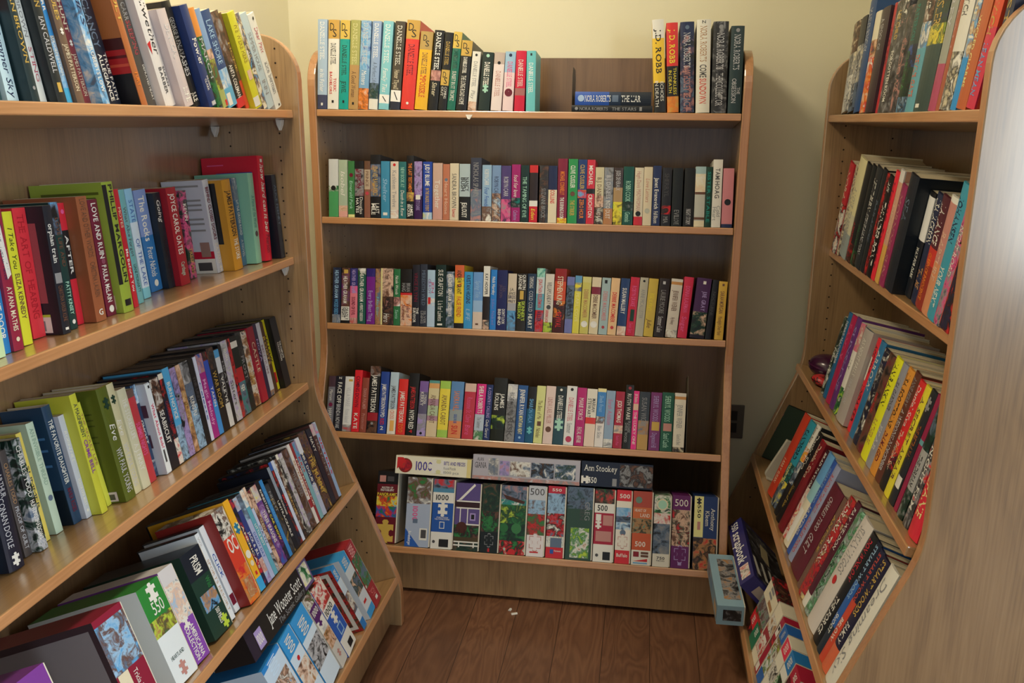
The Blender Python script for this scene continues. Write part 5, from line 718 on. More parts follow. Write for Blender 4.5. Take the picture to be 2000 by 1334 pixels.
("R1","""
h|0.0955|0.0709|0.235|-9.0|0.012|0.155|*kNc:.35 *kec:.6 *kewh|SOUL@.6-.95 E s||pictured hardcover with light grey lettering, first from left, right bookcase's top shelf
h|0.1692|0.0623|0.24|-9.0|0.012|0.155|#3a3a3c:.3 *kec:.7 *kxh|MOUNTAIN@.5-.9 E s||pictured and charcoal hardcover with light grey lettering, second from left, right bookcase's top shelf
h|0.2339|0.0633|0.2751|-6.55|0.012|0.155|#22467c|MAEVE BINCHY@.08-.46 E s|#274c80|blue hardcover with light grey lettering, third from left, right bookcase's top shelf
h|0.2992|0.0521|0.2375|-4.42|0.012|0.155|#e4dcc4:.28 *nOi:.45 *iorw|HEAT@.3-.5 r s||pictured and cream hardcover with red lettering, fourth from left, right bookcase's top shelf
h|0.3528|0.0708|0.2385|-3.14|0.012|0.155|#82807a:.65 #e0d8c0:.77 #605e70|A SPOOL OF@.1-.4 E s|#3c2c34|grey and cream hardcover with light grey lettering, fifth from left, right bookcase's top shelf
h|0.4254|0.0266|0.2435|-1.92|0.0183|0.155|#b83038|AFTER TIME@.2-.55 m b||red hardcover with maroon lettering, sixth from left, right bookcase's top shelf
h|0.4528|0.0986|0.2418|-1.59|0.0164|0.155|*wkhu:.25 *khe|LEE CHILD@.1-.35 d b;FORGOTTEN ROOM@.45-.9 w b .5,.3||pictured hardcover with gold lettering, seventh from left, right bookcase's top shelf
h|0.554|0.0532|0.2189|-0.73|0.0151|0.155|*khu|SHADOWS@.3-.8 u s||pictured hardcover with dusty pink lettering, eighth from left, right bookcase's top shelf
h|0.6086|0.0674|0.2242|-0.38|0.0141|0.155|#30423e:.4 *nkb:.6 *kGk:.86 *skB|PATTERSON@.05-.36 t s;CHELSEA@.45-.8 g s .35,.4||pictured and dark teal hardcover with teal lettering, ninth from left, right bookcase's top shelf
h|0.6777|0.056|0.245|0.1|0.0135|0.155|*kNw:.3 *sxwk:.5 #60a0b0|CLIVE@.02-.2 w b;DEVIL'S GATE@.55-.88 #e06848 b||pictured and teal hardcover with white lettering, tenth from left, right bookcase's top shelf
h|0.7351|0.0901|0.245|0.64|0.0131|0.155|*kGn:.35 *lGyk:.5 #314846|CUSSLER@.02-.36 d s;!r@.94-.97,.2-.5 w||pictured and dark teal hardcover with gold lettering, eleventh from left, right bookcase's top shelf
h|0.8275|0.0418|0.245|2.03|0.0127|0.155|#9c9e94:.66 #b04a6a|GREY@.1-.4 E s||grey and magenta hardcover with light grey lettering, twelfth from left, right bookcase's top shelf
h|0.8704|0.0197|0.245|2.98|0.0125|0.155|#a85a40|FALL@.3-.6 u s||tan hardcover with dusty pink lettering, thirteenth from left, right bookcase's top shelf
h|0.8906|0.0558|0.245|3.52|0.0124|0.155|#e2dfd6:.6 *wkc|EVANOVICH@.05-.36 h b||off-white hardcover with dark grey lettering, fourteenth from left, right bookcase's top shelf
h|0.948|0.0276|0.245|5.36|0.0123|0.155|*wsOc:.65 #3092d6|JANET@.1-.5 c b||pictured and blue hardcover with cream lettering, fifteenth from left, right bookcase's top shelf
h|0.9764|0.0455|0.245|6.48|0.0122|0.155|#c06238|WICKED CHARMS@.4-.86 Y b .35,.35||tan hardcover with pale yellow lettering, sixteenth from left, right bookcase's top shelf
h|1.0234|0.0383|0.25|8.67|0.0121|0.155|#dc4c30:.5 #d23050|EVANOVICH@.05-.55 d b;LEAN MEAN@.6-.92 s b||red hardcover with gold lettering, seventeenth from left, right bookcase's top shelf
h|1.0836|0.03|0.245|4.17|0.0141|0.155|#26304c|JUSTICE@.2-.7 d s||navy hardcover with gold lettering, eighteenth from left, right bookcase's top shelf
"""),
("R2","""
h|0.0549|0.0489|0.2557|12.0|-0.008|0.155|#c02c38:.45 *rkwi|NORA SUZE@.1-.7 c s||pictured and red hardcover with cream lettering, first from left, right bookcase's second shelf
h|0.1075|0.0247|0.256|12.0|-0.004|0.155|*kcNx|THE HOST@.2-.8 e s||pictured hardcover with grey lettering, second from left, right bookcase's second shelf
h|0.137|0.0754|0.2703|12.0|-0.004|0.155|#e0d8aa:.55 #d0ccb0:.75 #98a4a4|A LOVE TO REMEMBER@.3-.9 e s||cream and grey hardcover with grey lettering, third from left, right bookcase's second shelf
h|0.2184|0.0497|0.2614|12.0|-0.004|0.155|#24272a:.8 *rkN|A MONSTER@.6-.8 r s||black and pictured hardcover with red lettering, fourth from left, right bookcase's second shelf
h|0.2726|0.0405|0.2603|12.0|-0.004|0.155|#1d2428:.85 *gkN|CALLING@.6-.8 g s||near-black and pictured hardcover with green lettering, fifth from left, right bookcase's second shelf
h|0.3177|0.0543|0.2573|12.0|-0.004|0.155|#2a3036|LET IT BURN@.12-.42 w s;STEVE HAMILTON@.46-.86 E s||near-black hardcover with white lettering, sixth from left, right bookcase's second shelf
h|0.3766|0.0347|0.2574|11.95|-0.004|0.155|#20262c|PARADISE@.3-.7 x s||near-black hardcover with slate lettering, seventh from left, right bookcase's second shelf
h|0.4162|0.0224|0.2493|11.5|-0.004|0.155|*rkr|JACK HIGGINS@.3-.9 r s||pictured hardcover with red lettering, eighth from left, right bookcase's second shelf
h|0.4428|0.0376|0.2446|11.19|-0.004|0.155|#15151a|JACK@.06-.16 w b;THUNDER POINT@.25-.88 w b .5,.75||black hardcover with white lettering, ninth from left, right bookcase's second shelf
h|0.4856|0.0312|0.2576|10.69|-0.004|0.155|#e82c40|Home Sweet@.1-.9 m s||red hardcover with maroon lettering, tenth from left, right bookcase's second shelf
h|0.5213|0.0327|0.2618|10.3|-0.004|0.155|#d8d4d0:.1 #d0a088:.65 #d8a858|PRIDE@.3-.6 i s||tan and orange hardcover with peach lettering, eleventh from left, right bookcase's second shelf
h|0.5584|0.0394|0.231|9.93|-0.004|0.155|#98305e|MORNING SUN@.1-.9 u s||magenta hardcover with dusty pink lettering, twelfth from left, right bookcase's second shelf
h|0.6029|0.061|0.254|9.55|-0.004|0.155|*knx:.55 *okr:.66 *kxk|SEA@.2-.4 x s|#18222e|pictured hardcover with slate lettering, thirteenth from left, right bookcase's second shelf
h|0.6688|0.0383|0.2262|9.19|0.0218|0.1529|k:.04 #e8e8e8:.45 #161c26|WAIT FOR DARK@.52-.82 w b||black and white hardcover with white lettering, fourteenth from left, right bookcase's second shelf
h|0.7417|0.048|0.2274|9.16|0.0129|0.155|*nkx|LISA JACKSON@.05-.44 w b;TELL ME@.66-.86 O b|#1d2a4a|pictured hardcover with white lettering, fifteenth from left, right bookcase's second shelf
h|0.7919|0.053|0.2263|9.42|0.0066|0.155|#521f2e:.45 #cc3830:.6 #98342a|J.A. JANCE@.07-.42 w b;QUEEN OF INNOCENCE@.5-.92 o b||red and dark plum hardcover with white lettering, sixteenth from left, right bookcase's second shelf
h|0.8471|0.0416|0.2309|10.03|0.0022|0.155|w:.05 #c88a80:.55 #d89068|RAPTURE@.3-.7 i s||red and tan hardcover with peach lettering, seventeenth from left, right bookcase's second shelf
h|0.8904|0.0426|0.2582|10.78|-0.0008|0.155|#409cb6|JOHANSEN@.1-.42 n b;YOUR NEXT@.6-.9 w b||teal hardcover with navy lettering, eighteenth from left, right bookcase's second shelf
h|0.9349|0.0318|0.2332|11.83|-0.003|0.155|*kfen|NIGHT ROAD@.2-.6 w s||pictured hardcover with white lettering, nineteenth from left, right bookcase's second shelf
h|0.9699|0.0494|0.2241|12.0|-0.004|0.155|*rknm|!r@0-1,0-.2 #d85048||pictured hardcover, twentieth from left, right bookcase's second shelf
"""),
("R3","""
t|0.2635|0.0307|0.2173|-2.04|0.02|0.135|*kGw|NOTES@.4-.8 w s||pictured large paperback with white lettering, first from left, right bookcase's third shelf
h|0.2965|0.0356|0.2368|-2.44|0.02|0.155|#206292|DEBBIE MACOMBER@.1-.6 w s||blue hardcover with white lettering, second from left, right bookcase's third shelf
h|0.3339|0.0451|0.2389|-2.64|0.02|0.155|#ac2452|FAMILY@.1-.5 f s||magenta hardcover with pink lettering, third from left, right bookcase's third shelf
h|0.3803|0.0433|0.2438|-2.59|0.02|0.155|#623278|SUNSHINE@.1-.8 P s||purple hardcover with lavender lettering, fourth from left, right bookcase's third shelf
h|0.4248|0.0371|0.2399|-2.28|0.02|0.155|*fuw:.3 #e0dcd4:.7 *lgGw|LILY@.4-.5 k s||pictured and cream hardcover with black lettering, fifth from left, right bookcase's third shelf
h|0.4629|0.0748|0.2373|-1.84|0.02|0.155|#435e74:.82 #a4d4c0|AS NIGHT FALLS@.1-.5 w s;LISA BALLAN@.54-.8 E s|#b0a8a4|blue and pale green hardcover with white lettering, sixth from left, right bookcase's third shelf
h|0.5396|0.0346|0.2341|-0.63|0.0307|0.155|#e02c3c|ACCIDENT@.07-.36 k b;LINDA KEIR@.5-.9 k b;!r@.2-.45,-.3-.5 w||red hardcover with black lettering, seventh from left, right bookcase's third shelf
h|0.5751|0.0429|0.2377|0.02|0.0275|0.155|#3074a4|ARROW@.1-.5 w s||blue hardcover with white lettering, eighth from left, right bookcase's third shelf
h|0.6191|0.0396|0.2318|0.84|0.0252|0.155|*nkw|LEAVING@.1-.4 e i||pictured hardcover with grey lettering, ninth from left, right bookcase's third shelf
h|0.6597|0.0464|0.2315|1.58|0.0237|0.155|*kNm|DARK HOURS@.4-.6 r b||pictured hardcover with red lettering, tenth from left, right bookcase's third shelf
h|0.7073|0.046|0.2379|2.37|0.0226|0.155|#e6e626|IAN RANKIN@.05-.46 k b;RATHER BE@.6-.85 O s||yellow hardcover with black lettering, eleventh from left, right bookcase's third shelf
h|0.7545|0.0362|0.2388|3.01|0.0218|0.155|#9294a0|LISA GARDNER@.15-.45 h b;FEAR@.6-.85 E b||grey hardcover with dark grey lettering, twelfth from left, right bookcase's third shelf
h|0.7917|0.0403|0.2392|3.36|0.0213|0.155|#dc943a|LISA SCOTTOLINE@.05-.55 k b;DAMAGED@.6-.88 m b||orange hardcover with black lettering, thirteenth from left, right bookcase's third shelf
h|0.8331|0.0348|0.2439|3.57|0.0209|0.155|#623629|ANNE PERRY@.05-.3 e s;A WEDDING IN DECEMBER@.34-.9 E s||dark red hardcover with grey lettering, fourteenth from left, right bookcase's third shelf
h|0.8691|0.035|0.2372|3.55|0.0206|0.155|#d82c2e:.6 *orkm:.8 k|Daniel Silva@.05-.42 w s;The English Spy@.45-.82 c s||red and pictured hardcover with white lettering, fifteenth from left, right bookcase's third shelf
h|0.9062|0.0298|0.238|3.31|0.0204|0.155|#e6d838|A SECRET AFFAIR@.1-.85 N b||yellow hardcover with brown lettering, sixteenth from left, right bookcase's third shelf
h|0.9388|0.0325|0.24|2.89|0.0203|0.155|#20272e|THE BETRAYAL@.3-.6 #a05a2a b;!z@.12,.6 e;!r@.75-.85,.2-.9 w||near-black hardcover with tan lettering, seventeenth from left, right bookcase's third shelf
h|0.9754|0.0188|0.2414|2.16|0.0202|0.155|#98224a|!r@.38-.42,0-1 #68a0a8||magenta hardcover, eighteenth from left, right bookcase's third shelf
h|0.9971|0.0316|0.2329|1.58|0.0201|0.155|*kGx:.4 #a8a8a8:.75 *kGe|THE DREAM@.45-.72 k s||pictured and light grey hardcover with black lettering, nineteenth from left, right bookcase's third shelf
h|1.0349|0.0275|0.2275|0.3|0.0201|0.155|*kheR|NIGHT FILM@.3-.85 w b||pictured hardcover with white lettering, twentieth from left, right bookcase's third shelf
h|1.0684|0.0492|0.2026|-1.15|0.0201|0.155|#de2c40|STEFANIE@.3-.8 Y b||red hardcover with pale yellow lettering, twenty-first from left, right bookcase's third shelf
"""),
("R4","""
d|0.002|0.003|0.19|0.0|0.03|0.135|*Gkfe:.5 #38483c|||pictured and green DVD case, first from left, right bookcase's fourth shelf
h|0.2673|0.0643|0.2488|-6.27|0.012|0.155|#c8402a|LARRY SUSAN@.55-.85 c s||red hardcover with cream lettering, second from left, right bookcase's fourth shelf
h|0.3336|0.061|0.2545|-5.44|0.012|0.155|#2f92aa:.5 *tkT:.7 *kxy|SANDFORD@.1-.45 k b;GOLDEN PREY@.5-.75 Y b||teal and pictured hardcover with black lettering, third from left, right bookcase's fourth shelf
h|0.3965|0.0355|0.2662|-4.7|0.012|0.155|#e0dcd2:.25 *yowO:.4 *wxk:.65 #1c1f24|Anne Rice@.02-.2 k s||pictured and near-black hardcover with black lettering, fourth from left, right bookcase's fourth shelf
h|0.4331|0.0404|0.2591|-4.29|0.012|0.155|#17171a|Daniel Silva@.03-.42 w s;House of Spies@.6-.85 d s||black hardcover with white lettering, fifth from left, right bookcase's fourth shelf
h|0.4746|0.0485|0.2547|-3.84|0.012|0.155|#cc2430:.72 *rkm|Daniel Silva@.05-.42 c s;The Black Widow@.5-.7 m s|#7a1824|red and pictured hardcover with cream lettering, sixth from left, right bookcase's fourth shelf
h|0.5245|0.0277|0.2489|-3.34|0.0167|0.155|#401e28:.42 *uwr:.6 *owrc|BRAD TAYLOR@.03-.42 w b||pictured and dark plum hardcover with white lettering, seventh from left, right bookcase's fourth shelf
h|0.553|0.0493|0.2562|-3.07|0.0153|0.155|#64a0d4:.3 #94c6d2:.5 #e4dcc6|!r@.6-.95,.1-.8 W||cream and blue hardcover, eighth from left, right bookcase's fourth shelf
h|0.6036|0.0281|0.2558|-2.61|0.0143|0.155|#3058ae|CHARLES TODD@.08-.45 B s;HUNTING@.5-.8 w s||blue hardcover with pale blue lettering, ninth from left, right bookcase's fourth shelf
h|0.6325|0.0374|0.2584|-2.37|0.0136|0.155|#98a0c0|RACING THE DEVIL@.1-.5 r s;CHARLES TODD@.55-.92 r s||pale blue hardcover with red lettering, tenth from left, right bookcase's fourth shelf
h|0.671|0.0866|0.2289|-2.07|0.0131|0.155|#621a2e|CHARLES TODD@.12-.5 E s;GUILT@.55-.75 E s||dark plum hardcover with light grey lettering, eleventh from left, right bookcase's fourth shelf
h|0.7598|0.0241|0.2344|-1.47|0.0128|0.155|#74564a|ANTIQUE@.2-.6 d s||tan hardcover with gold lettering, twelfth from left, right bookcase's fourth shelf
h|0.7846|0.0443|0.2517|-1.33|0.0126|0.155|*NrmC|ADRIANA TRIGIANI@.05-.65 w b||pictured hardcover with white lettering, thirteenth from left, right bookcase's fourth shelf
h|0.83|0.0285|0.2611|-1.1|0.0124|0.155|#521a2e:.88 w|FAY WELDON@.06-.45 w b||dark plum and white hardcover with white lettering, fourteenth from left, right bookcase's fourth shelf
h|0.8592|0.0339|0.2582|-0.97|0.0123|0.155|*vgev|GARDEN@.3-.8 G s||pictured hardcover with dark green lettering, fifteenth from left, right bookcase's fourth shelf
h|0.894|0.0635|0.2598|-0.84|0.0122|0.155|#d8d0ca|SUSAN WIGGS@.07-.48 e s;!o@.55,.3 r||cream hardcover with grey lettering, sixteenth from left, right bookcase's fourth shelf
h|0.9591|0.036|0.2579|-0.66|0.0121|0.155|#171c20|DON WINSLOW@.05-.42 #d03040 b;THE FORCE@.58-.92 w b||black hardcover with red lettering, seventeenth from left, right bookcase's fourth shelf
h|0.9961|0.026|0.2588|-0.6|0.0121|0.155|#1a2436:.35 #2c62b0:.75 #20303e|STUART WOODS@.03-.5 B b;SHOOT@.65-.82 w b||blue and navy hardcover with pale blue lettering, eighteenth from left, right bookcase's fourth shelf
h|1.0228|0.0252|0.2564|-0.58|0.0121|0.155|#1c2440:.45 #d04c34|STUART WOODS@.03-.5 #d05040 b;BELOW@.62-.82 w b||red and navy hardcover with white lettering, nineteenth from left, right bookcase's fourth shelf
h|1.0486|0.0349|0.2551|-0.57|0.012|0.155|#20203a:.78 #dc6c48|STUART WOODS@.02-.5 d b;FAMILY@.58-.75 w b||navy and orange hardcover with gold lettering, twentieth from left, right bookcase's fourth shelf
h|1.0845|0.0457|0.2603|-0.58|0.012|0.155|#e6e2d6|Dreaming Sky@.1-.9 e i||off-white hardcover with grey lettering, twenty-first from left, right bookcase's fourth shelf
"""),
("R5","""
b|0.6041|0.1124|0.15|0.0|0.01|0.2|*Nkr:.05 #e8dfc4:.34 *xNeg:.6 *rNg:.66 #e0303c:.86 *rkN|!r@.66-1,.5-1 #1f7858;1000@.7-.83 w b .25,.3;1000@.7-.83 w b .75,.3;!r@.06-.12,.3-.6 e;!r@.15-.2,.3-.6 e;!r@.23-.3,.5-.9 O||pictured and cream puzzle box with white lettering, first from left, right bookcase's bottom shelf
b|0.7193|0.0546|0.15|0.0|0.01|0.2|#e8dfc8:.2 *NOwk:.45 #a03a40:.6 *Nwrg:.85 #e8dfc8|!r@.55-.62,.3-.9 w||pictured and cream puzzle box, second from left, right bookcase's bottom shelf
b|0.7753|0.0289|0.15|0.0|0.01|0.2|#a8203c:.12 *rmNk:.5 #a8203c:.8 #a8203c|!r@.12-.3,.2-.9 w;!r@.14-.2,.35-.8 k;!r@.84-.97,.1-.8 w||red and pictured puzzle box, third from left, right bookcase's bottom shelf
b|0.8049|0.0434|0.15|0.0|0.01|0.2|#2a66b4:.22 *gwNl:.5 *Bwgo:.8 #2a66b4|PUZZLE@.05-.18 w b||pictured and blue puzzle box with white lettering, fourth from left, right bookcase's bottom shelf
b|0.8494|0.0496|0.15|0.0|0.01|0.2|#e4ddc8:.02 #e83a5a:.25 #e8e4d4:.45 *hwk:.7 #e8e4d4|1000@.06-.2 w b||off-white puzzle box with white lettering, fifth from left, right bookcase's bottom shelf
b|0.9003|0.047|0.15|0.0|0.01|0.2|#2a7cc0:.25 #e8e8e0:.4 *kgwe:.75 #e8e8e0|1000@.06-.2 w b||off-white puzzle box with white lettering, sixth from left, right bookcase's bottom shelf
b|0.9485|0.0591|0.15|0.0|0.01|0.2|#b02440:.2 *rmkN:.6 #b02440|500@.05-.15 w b||red and pictured puzzle box with white lettering, seventh from left, right bookcase's bottom shelf
"""),]

SHN = {'C': 'middle', 'L': 'left', 'R': 'right'}; SN = ['top', 'second', 'third', 'fourth', 'bottom']
KN = {'m': 'books', 't': 'books', 'h': 'books', 'd': 'DVDs', 'b': 'puzzle boxes'}
for key, txt in BOOKS:
    P, X, b, n = [V(v) for v in SHELVES[key]]
    for line in txt.strip().split('\n'):
        k, x, w, h, lean, dl, D, bnd, mk, cov, lab = line.split('|')
        x, w, h, lean, dl, D = map(float, (x, w, h, lean, dl, D)); a = rad(lean)
        M = frame(P+X*x+b*dl+n*.0006, X, b, n) @ Matrix.Rotation(a, 4, 'Y')
        if lean > 0: M = M @ Matrix.Translation((0, 0, 0)); M = Matrix.Translation(n*(w*math.sin(a))) @ M
        build(k, M, w, h, D, bnd, mk, cov, lab, '%s on the %s shelf of the %s bookcase' % (KN[k], SN[int(key[1])-1], SHN[key[0]]))
# ------------------------------------------------------------ things of their own: bookends, flat books, loose boxes, trinkets
def sframe(key, x, dl, h=.0006): P, X, b, n = [V(v) for v in SHELVES[key]]; return P+X*x+b*dl+n*h, X, b, n
def bookend(key, x, dl, hgt, dep, lean, label, m, sg=-1):
    P, X, b, n = sframe(key, x, dl); root = empty('bookend', frame(P, X, b, n) @ Matrix.Rotation(rad(lean), 4, 'Y'), label, 'bookend')
    mb = MB(); mb.prism([(0, 0), (dep, 0), (dep, hgt*.8), (dep-.02, hgt), (.02, hgt), (0, hgt*.8)], 0, .0011, m); mb.obj('upright_plate', root)
    mb = MB(); mb.box((-.055, 0, 0) if sg < 0 else (.0012, 0, 0), (-.0001, dep, .0010) if sg < 0 else (.055, dep, .0010), m); mb.obj('base_plate', root)
bookend('C1', .7365, .02, .125, .1, 0, 'thin dark metal bookend beside the two flat-lying books, top shelf', plain('#3c3a34', .45))
bookend('C4', 1.0995, .012, .225, .12, 0, 'tall thin metal bookend closing the row, fourth shelf, middle bookcase', plain('#5c5648', .4), 1)
def flatbook(x1, h0, w, hgt, dl, bnd, mk, label):
    P, X, b, n = sframe('C1', x1, dl, h0); M = frame(P, n, b, -X)
    build('h', M, w, hgt, .15, bnd, mk, '', label, 'hardcovers lying flat on the top shelf')
flatbook(.9605, .0006, .0175, .222, .004, '#16181c', 'NORA ROBERTS@.1-.45 e s;THE STARS@.5-.8 e s;!o@.06,.5 e;!r@.84-.87,.2-.8 e', 'black hardcover lying flat beneath the blue one, top shelf, middle bookcase')
flatbook(.9560, .0190, .036, .209, .006, '#3058b0:.2 #2450a4:.45 #1a2c44:.6 #16202c', 'NORA ROBERTS@.13-.47 W s;THE LIAR@.61-.86 W s;!o@.08,.5 #a8c0e0;!r@.49-.57,.25-.75 x', 'blue and black hardcover lying flat on top of another, top shelf')
def bx(name, M, dims, label, faces, side, end, marks, cat='puzzle box', group=None, extra=None):
    """flat box: spine on the local front (y = 0), lid and base"""
    w, D, h = dims; root = empty(name, M, label, cat, group)
    mb = MB(); mb.box((0, 0, 0), (w, D, h), ink(side), {2: ink(faces), 1: ink(side), 0: ink(side)}); Spine(mb, w, h, 0, 0, D).marks(marks)
    if extra: extra(mb)
    mb.obj('lid', root, bevel=0)
    bs = MB(); bs.box((.0015, D, .0015), (w-.0015, D+.003, h-.0015), plain('#d8d0be', .7)); bs.obj('base', root)
    return root
# long dark box lying across the tops of the boxes on the left bookcase's bottom shelf
P, X, b, n = sframe('L5', -.357, .003, .2075)
def lid_top(mb):
    q = lambda a0, a1, y0, y1, x, m: mb.face([(x, y0, a0), (x, y1, a0), (x, y1, a1), (x, y0, a1)][::-1], ink(m))
    q(.012, .29, .006, .088, .0653, '*kKhN'); q(.012, .29, .004, .0055, .0656, 'd')
bx('puzzle_box', frame(P, n, b, -X), (.065, .092, .300), 'long black puzzle box lying across the other boxes, bottom shelf, left bookcase', '#201d1c', '#241f20', '#2a2430',
   '!r@.84-1,.05-1 #6a5488;!r@.85-.98,.15-.88 *GgwY;Jane Wooster Scott@.3-.82 W s .55,.42;The Scenic Gallery@.4-.82 e i .18,.2;!r@0-.09,0-1 #2c2434;!r@.1-.19,.1-.7 P;1000@.11-.18 w b .4,.36', extra=lid_top)
# two boxes left lying at the far end of the right bookcase's bottom shelf
def beam(A, B, updir, wdt, hgt):
    A, B = V(A), V(B); z = (A-B); L = z.length; z.normalize(); x = V(updir).normalized(); x = (x-z*x.dot(z)).normalized(); y = z.cross(x)
    return frame(B, x, y, z), L
A = V((1.168, -.228, .1635)); B = V((1.173, -.482, .1635))
M, L = beam(A, B, (0, 0, 1), 0, 0)
def pic1(mb): mb.face([(.0532, .02, L*.12), (.0532, .062, L*.12), (.0532, .062, L*.9), (.0532, .02, L*.9)][::-1], ink('*Oehk')); mb.face([(.012, .015, -.0004), (.042, .015, -.0004), (.042, .060, -.0004), (.012, .060, -.0004)][::-1], ink('*kKe'))
bx('puzzle_box', M, (.053, .066, L), 'pale blue box lying flat at the foot of the right bookcase', '#7ea0b4', '#8aabbd', '#7ea0b4', '!r@.06-.25,.2-.8 *kxe;!r@.3-.5,.3-.7 #6a94b8;!r@.75-.95,.2-.7 #c8a880', cat='puzzle box', extra=pic1)
A = V((1.230, -.120, .249)); B = V((1.230, -.438, .249))
M, L = beam(A, B, (.72, 0, .70), 0, 0)
def pic2(mb):
    w_ = .046
    mb.face([(w_+.0004, .014, L*.05), (w_+.0004, .15, L*.05), (w_+.0004, .15, L*.97), (w_+.0004, .014, L*.97)][::-1], ink('*kKhe'))
    for i in range(4): mb.face([(w_+.0007, .02+.03*i, L*.12), (w_+.0007, .034+.03*i, L*.12), (w_+.0007, .026+.03*i, L*.4), (w_+.0007, .012+.03*i+.004, L*.4)][::-1], ink('w'))
    mb.face([(w_+.0007, .06, L*.55), (w_+.0007, .09, L*.5), (w_+.0007, .1, L*.8), (w_+.0007, .07, L*.82)][::-1], ink('#c8b890'))
    mb.face([(.01, .03, -.0004), (.036, .03, -.0004), (.036, .075, -.0004), (.01, .075, -.0004)][::-1], ink('#a89890'))
bx('puzzle_box', M, (.046, .150, L), 'navy box with white lettering propped at the foot of the right bookcase', '#2e2c6c', '#2e2c6c', '#2e2c6c', '550@.03-.16 W b .45,.5;scrapbook@.2-.72 W sb .5,.62;!r@.76-.95,.2-.8 *Nwr', cat='puzzle box', extra=pic2)
# trinkets on the right bookcase
def blob(name, key, x, dl, rx, ry, rz, label, cat, m, seam):
    P, X, b, n = sframe(key, x, dl, 0); root = empty(name, frame(P, X, b, n), label, cat)
    mb = MB(); nu, nv = 20, 10
    pt = lambda i, j: (rx*math.sin(math.pi*j/nv)*math.cos(2*math.pi*i/nu)*(1+.08*math.cos(4*math.pi*i/nu)), ry*math.sin(math.pi*j/nv)*math.sin(2*math.pi*i/nu), rz*(1-math.cos(math.pi*j/nv))*(1 if j > nv/2 else .9)+.0008)
    for i in range(nu):
        for j in range(nv): mb.face([pt(i, j), pt(i+1, j), pt(i+1, j+1), pt(i, j+1)], m)
    mb.obj('body', root, smooth=True)
    mb = MB(); k = 24
    for i in range(k):
        a, c = 2*math.pi*i/k, 2*math.pi*(i+1)/k; R = 1.03
        mb.face([(rx*R*math.cos(a), ry*R*math.sin(a), rz*.92), (rx*R*math.cos(c), ry*R*math.sin(c), rz*.92), (rx*R*math.cos(c), ry*R*math.sin(c), rz*1.06), (rx*R*math.cos(a), ry*R*math.sin(a), rz*1.06)], seam)
    mb.obj('rim', root, smooth=True)
blob('ornament', 'R3', .110, .066, .052, .060, .036, 'dark plum rounded ornament at the far end, third shelf, right bookcase', 'ornament', plain('#3a1430', .22), plain('#4a1c3c', .25))
blob('ornament', 'R3', .205, .034, .030, .032, .016, 'small glossy red and black ornament beside the plum one, right bookcase', 'ornament', art('krkm'), plain('#1a1014', .2))
# white plastic bookend on the right bookcase
P, X, b, n = sframe('R4', .155, .014); root = empty('bookend', frame(P, X, b, n), 'white plastic bookend at the far end, fourth shelf, right bookcase', 'bookend')
mb = MB(); mb.prism(arc(.012, .012, .012, .012, 180, 270, 5)+[(.10, 0)]+arc(.10, .115, .012, .012, 0, 90, 5)+[(.012, .13)], 0, .012, plain('#bdb6a6', .4)); mb.obj('upright_plate', root, bevel=.002)
mb = MB(); mb.box((.0125, .006, 0), (.03, .09, .004), plain('#bdb6a6', .4)); mb.obj('base_plate', root, bevel=.001)
# scraps of paper
P, X, b, n = sframe('C1', .449, -.0012, -.021)
mb = MB(); mb.face([(-.009, 0, .010), (.011, 0, .010), (.003, 0, -.003), (-.003, -.0008, -.002)], plain('w', .8)); mb.face([(-.009, .0006, .010), (-.003, -.0002, -.002), (.003, .0006, -.003), (.011, .0006, .010)], plain('w', .8))
o = mb.obj('paper_scrap'); o.matrix_world = frame(P, X, b, n); tag(o, 'small white paper scrap stuck under the edge of the middle top shelf', 'paper')
for q, (x, y, a) in enumerate(((.630, -.269, .4), (.615, -.251, 1.3))):
    mb = MB(); mb.prism([(-.004, .0004), (.004, .0004), (.003, .003), (-.002, .004)], -.009+.003*q, .009-.004*q, plain('w', .8)); o = mb.obj('paper_scrap')
    o.matrix_world = Matrix.Translation((x, y, 0)) @ Matrix.Rotation(a, 4, 'Z'); tag(o, ('white paper crumb on the floor, larger of the two' if q == 0 else 'tiny white paper crumb on the floor beside the larger one'), 'paper')
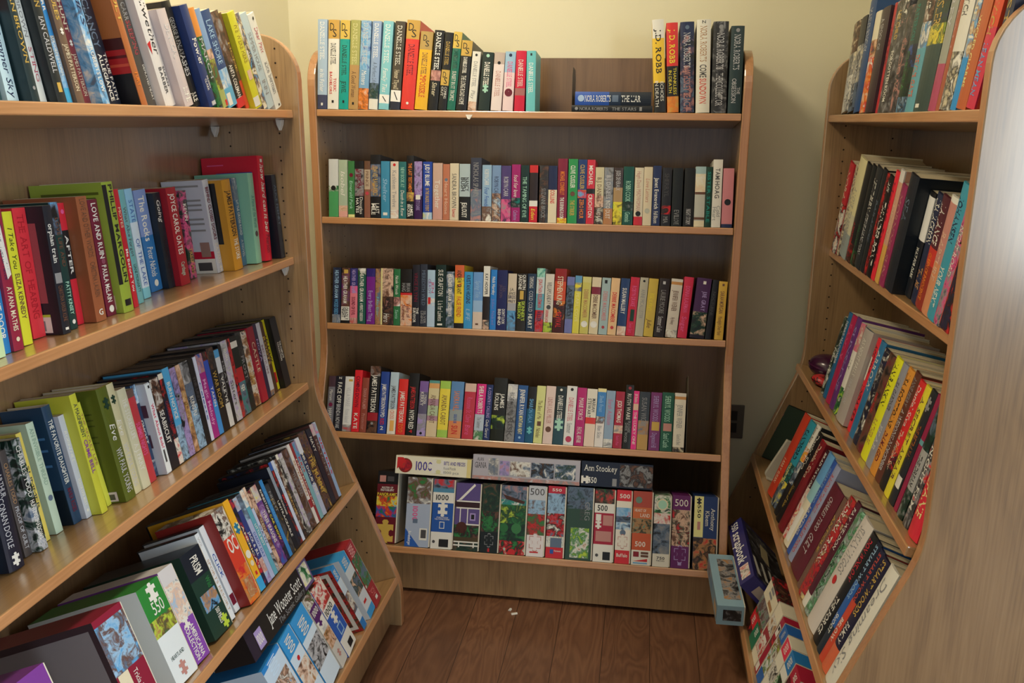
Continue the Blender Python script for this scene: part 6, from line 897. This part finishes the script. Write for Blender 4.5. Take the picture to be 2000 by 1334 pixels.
# power outlet low on the back wall, half hidden by the middle bookcase
root = empty('power_outlet', Matrix.Translation((1.266, YB, .43)), 'dim power outlet low on the wall between the middle and right bookcases', 'outlet')
mb = MB(); mb.box((-.036, -.005, -.058), (.036, 0, .058), plain('#6f6a60', .4)); mb.obj('cover_plate', root, bevel=.003)
for z in (-.021, .021):
    mb = MB(); mb.prism([(-.0075, z-.016), (-.0075, z+.016), (-.0052, z+.016), (-.0052, z-.016)], -.014, .014, plain('#2a2622', .5)); mb.obj('socket', root)
# boxes lying across the tops of the row on the middle bookcase's bottom shelf
for x0, x1, h0, hh, bnd, mk, lab in [(0.2468, 0.4768, 0.2105, 0.0534, '#e9e4cc', '!o@.13,.8 #8a2c24 .47;!o@.13,.62 *mrN .47;!p@.25,.02,.9,.02,.9,.1,.7,.14 r;1000@.27-.49 #5a4c9c b .5,.5;!r@.52-.62,.1-.9 #d8d4a0;!z@.57,.75 w;BITS AND PIECES@.64-.92 #5a4c9c b .72,.2;Round Puzzle@.64-.8 e - .45,.16;1000 pcs@.64-.84 e - .22,.14;!r@.945-1,0-1 #e0d08c', 'cream puzzle box with a round red picture, lying on the upright boxes'), (0.4808, 0.7983, 0.2105, 0.071, '#b4b0ba', 'ALAN@.04-.1 h s .82,.14;GIANA@.02-.13 h s .58,.24;!r@.15-.24,.2-.88 *xew;!r@.255-.345,.2-.8 *xPu;!r@.355-.54,.2-.8 *xwN;!r@.55-.76,.2-.8 *wxkN;!r@.77-.96,.2-.8 *wxGe;!r@0-1,0-.14 *euE', 'grey puzzle box with lighthouse pictures, lying on the upright boxes'), (0.8023, 1.008, 0.212, 0.0706, '#162036', 'Ann Stookey@.04-.5 w s .74,.25;550@.1-.22 w b .25,.24;!z@.05,.3 w .25;!r@.44-.5,.05-.35 e;!r@.54-1,.06-.94 *Nkeh', 'dark navy puzzle box with a crowded picture, lying on the upright boxes')]:
    P, X, b, n = sframe('C5', x1, .004, h0)
    bx('puzzle_box', frame(P, n, b, -X), (hh, .118, x1-x0), lab, bnd, bnd if bnd[0] != '*' else 'E', bnd, mk, group='puzzle boxes lying on the row of the middle bookcase')
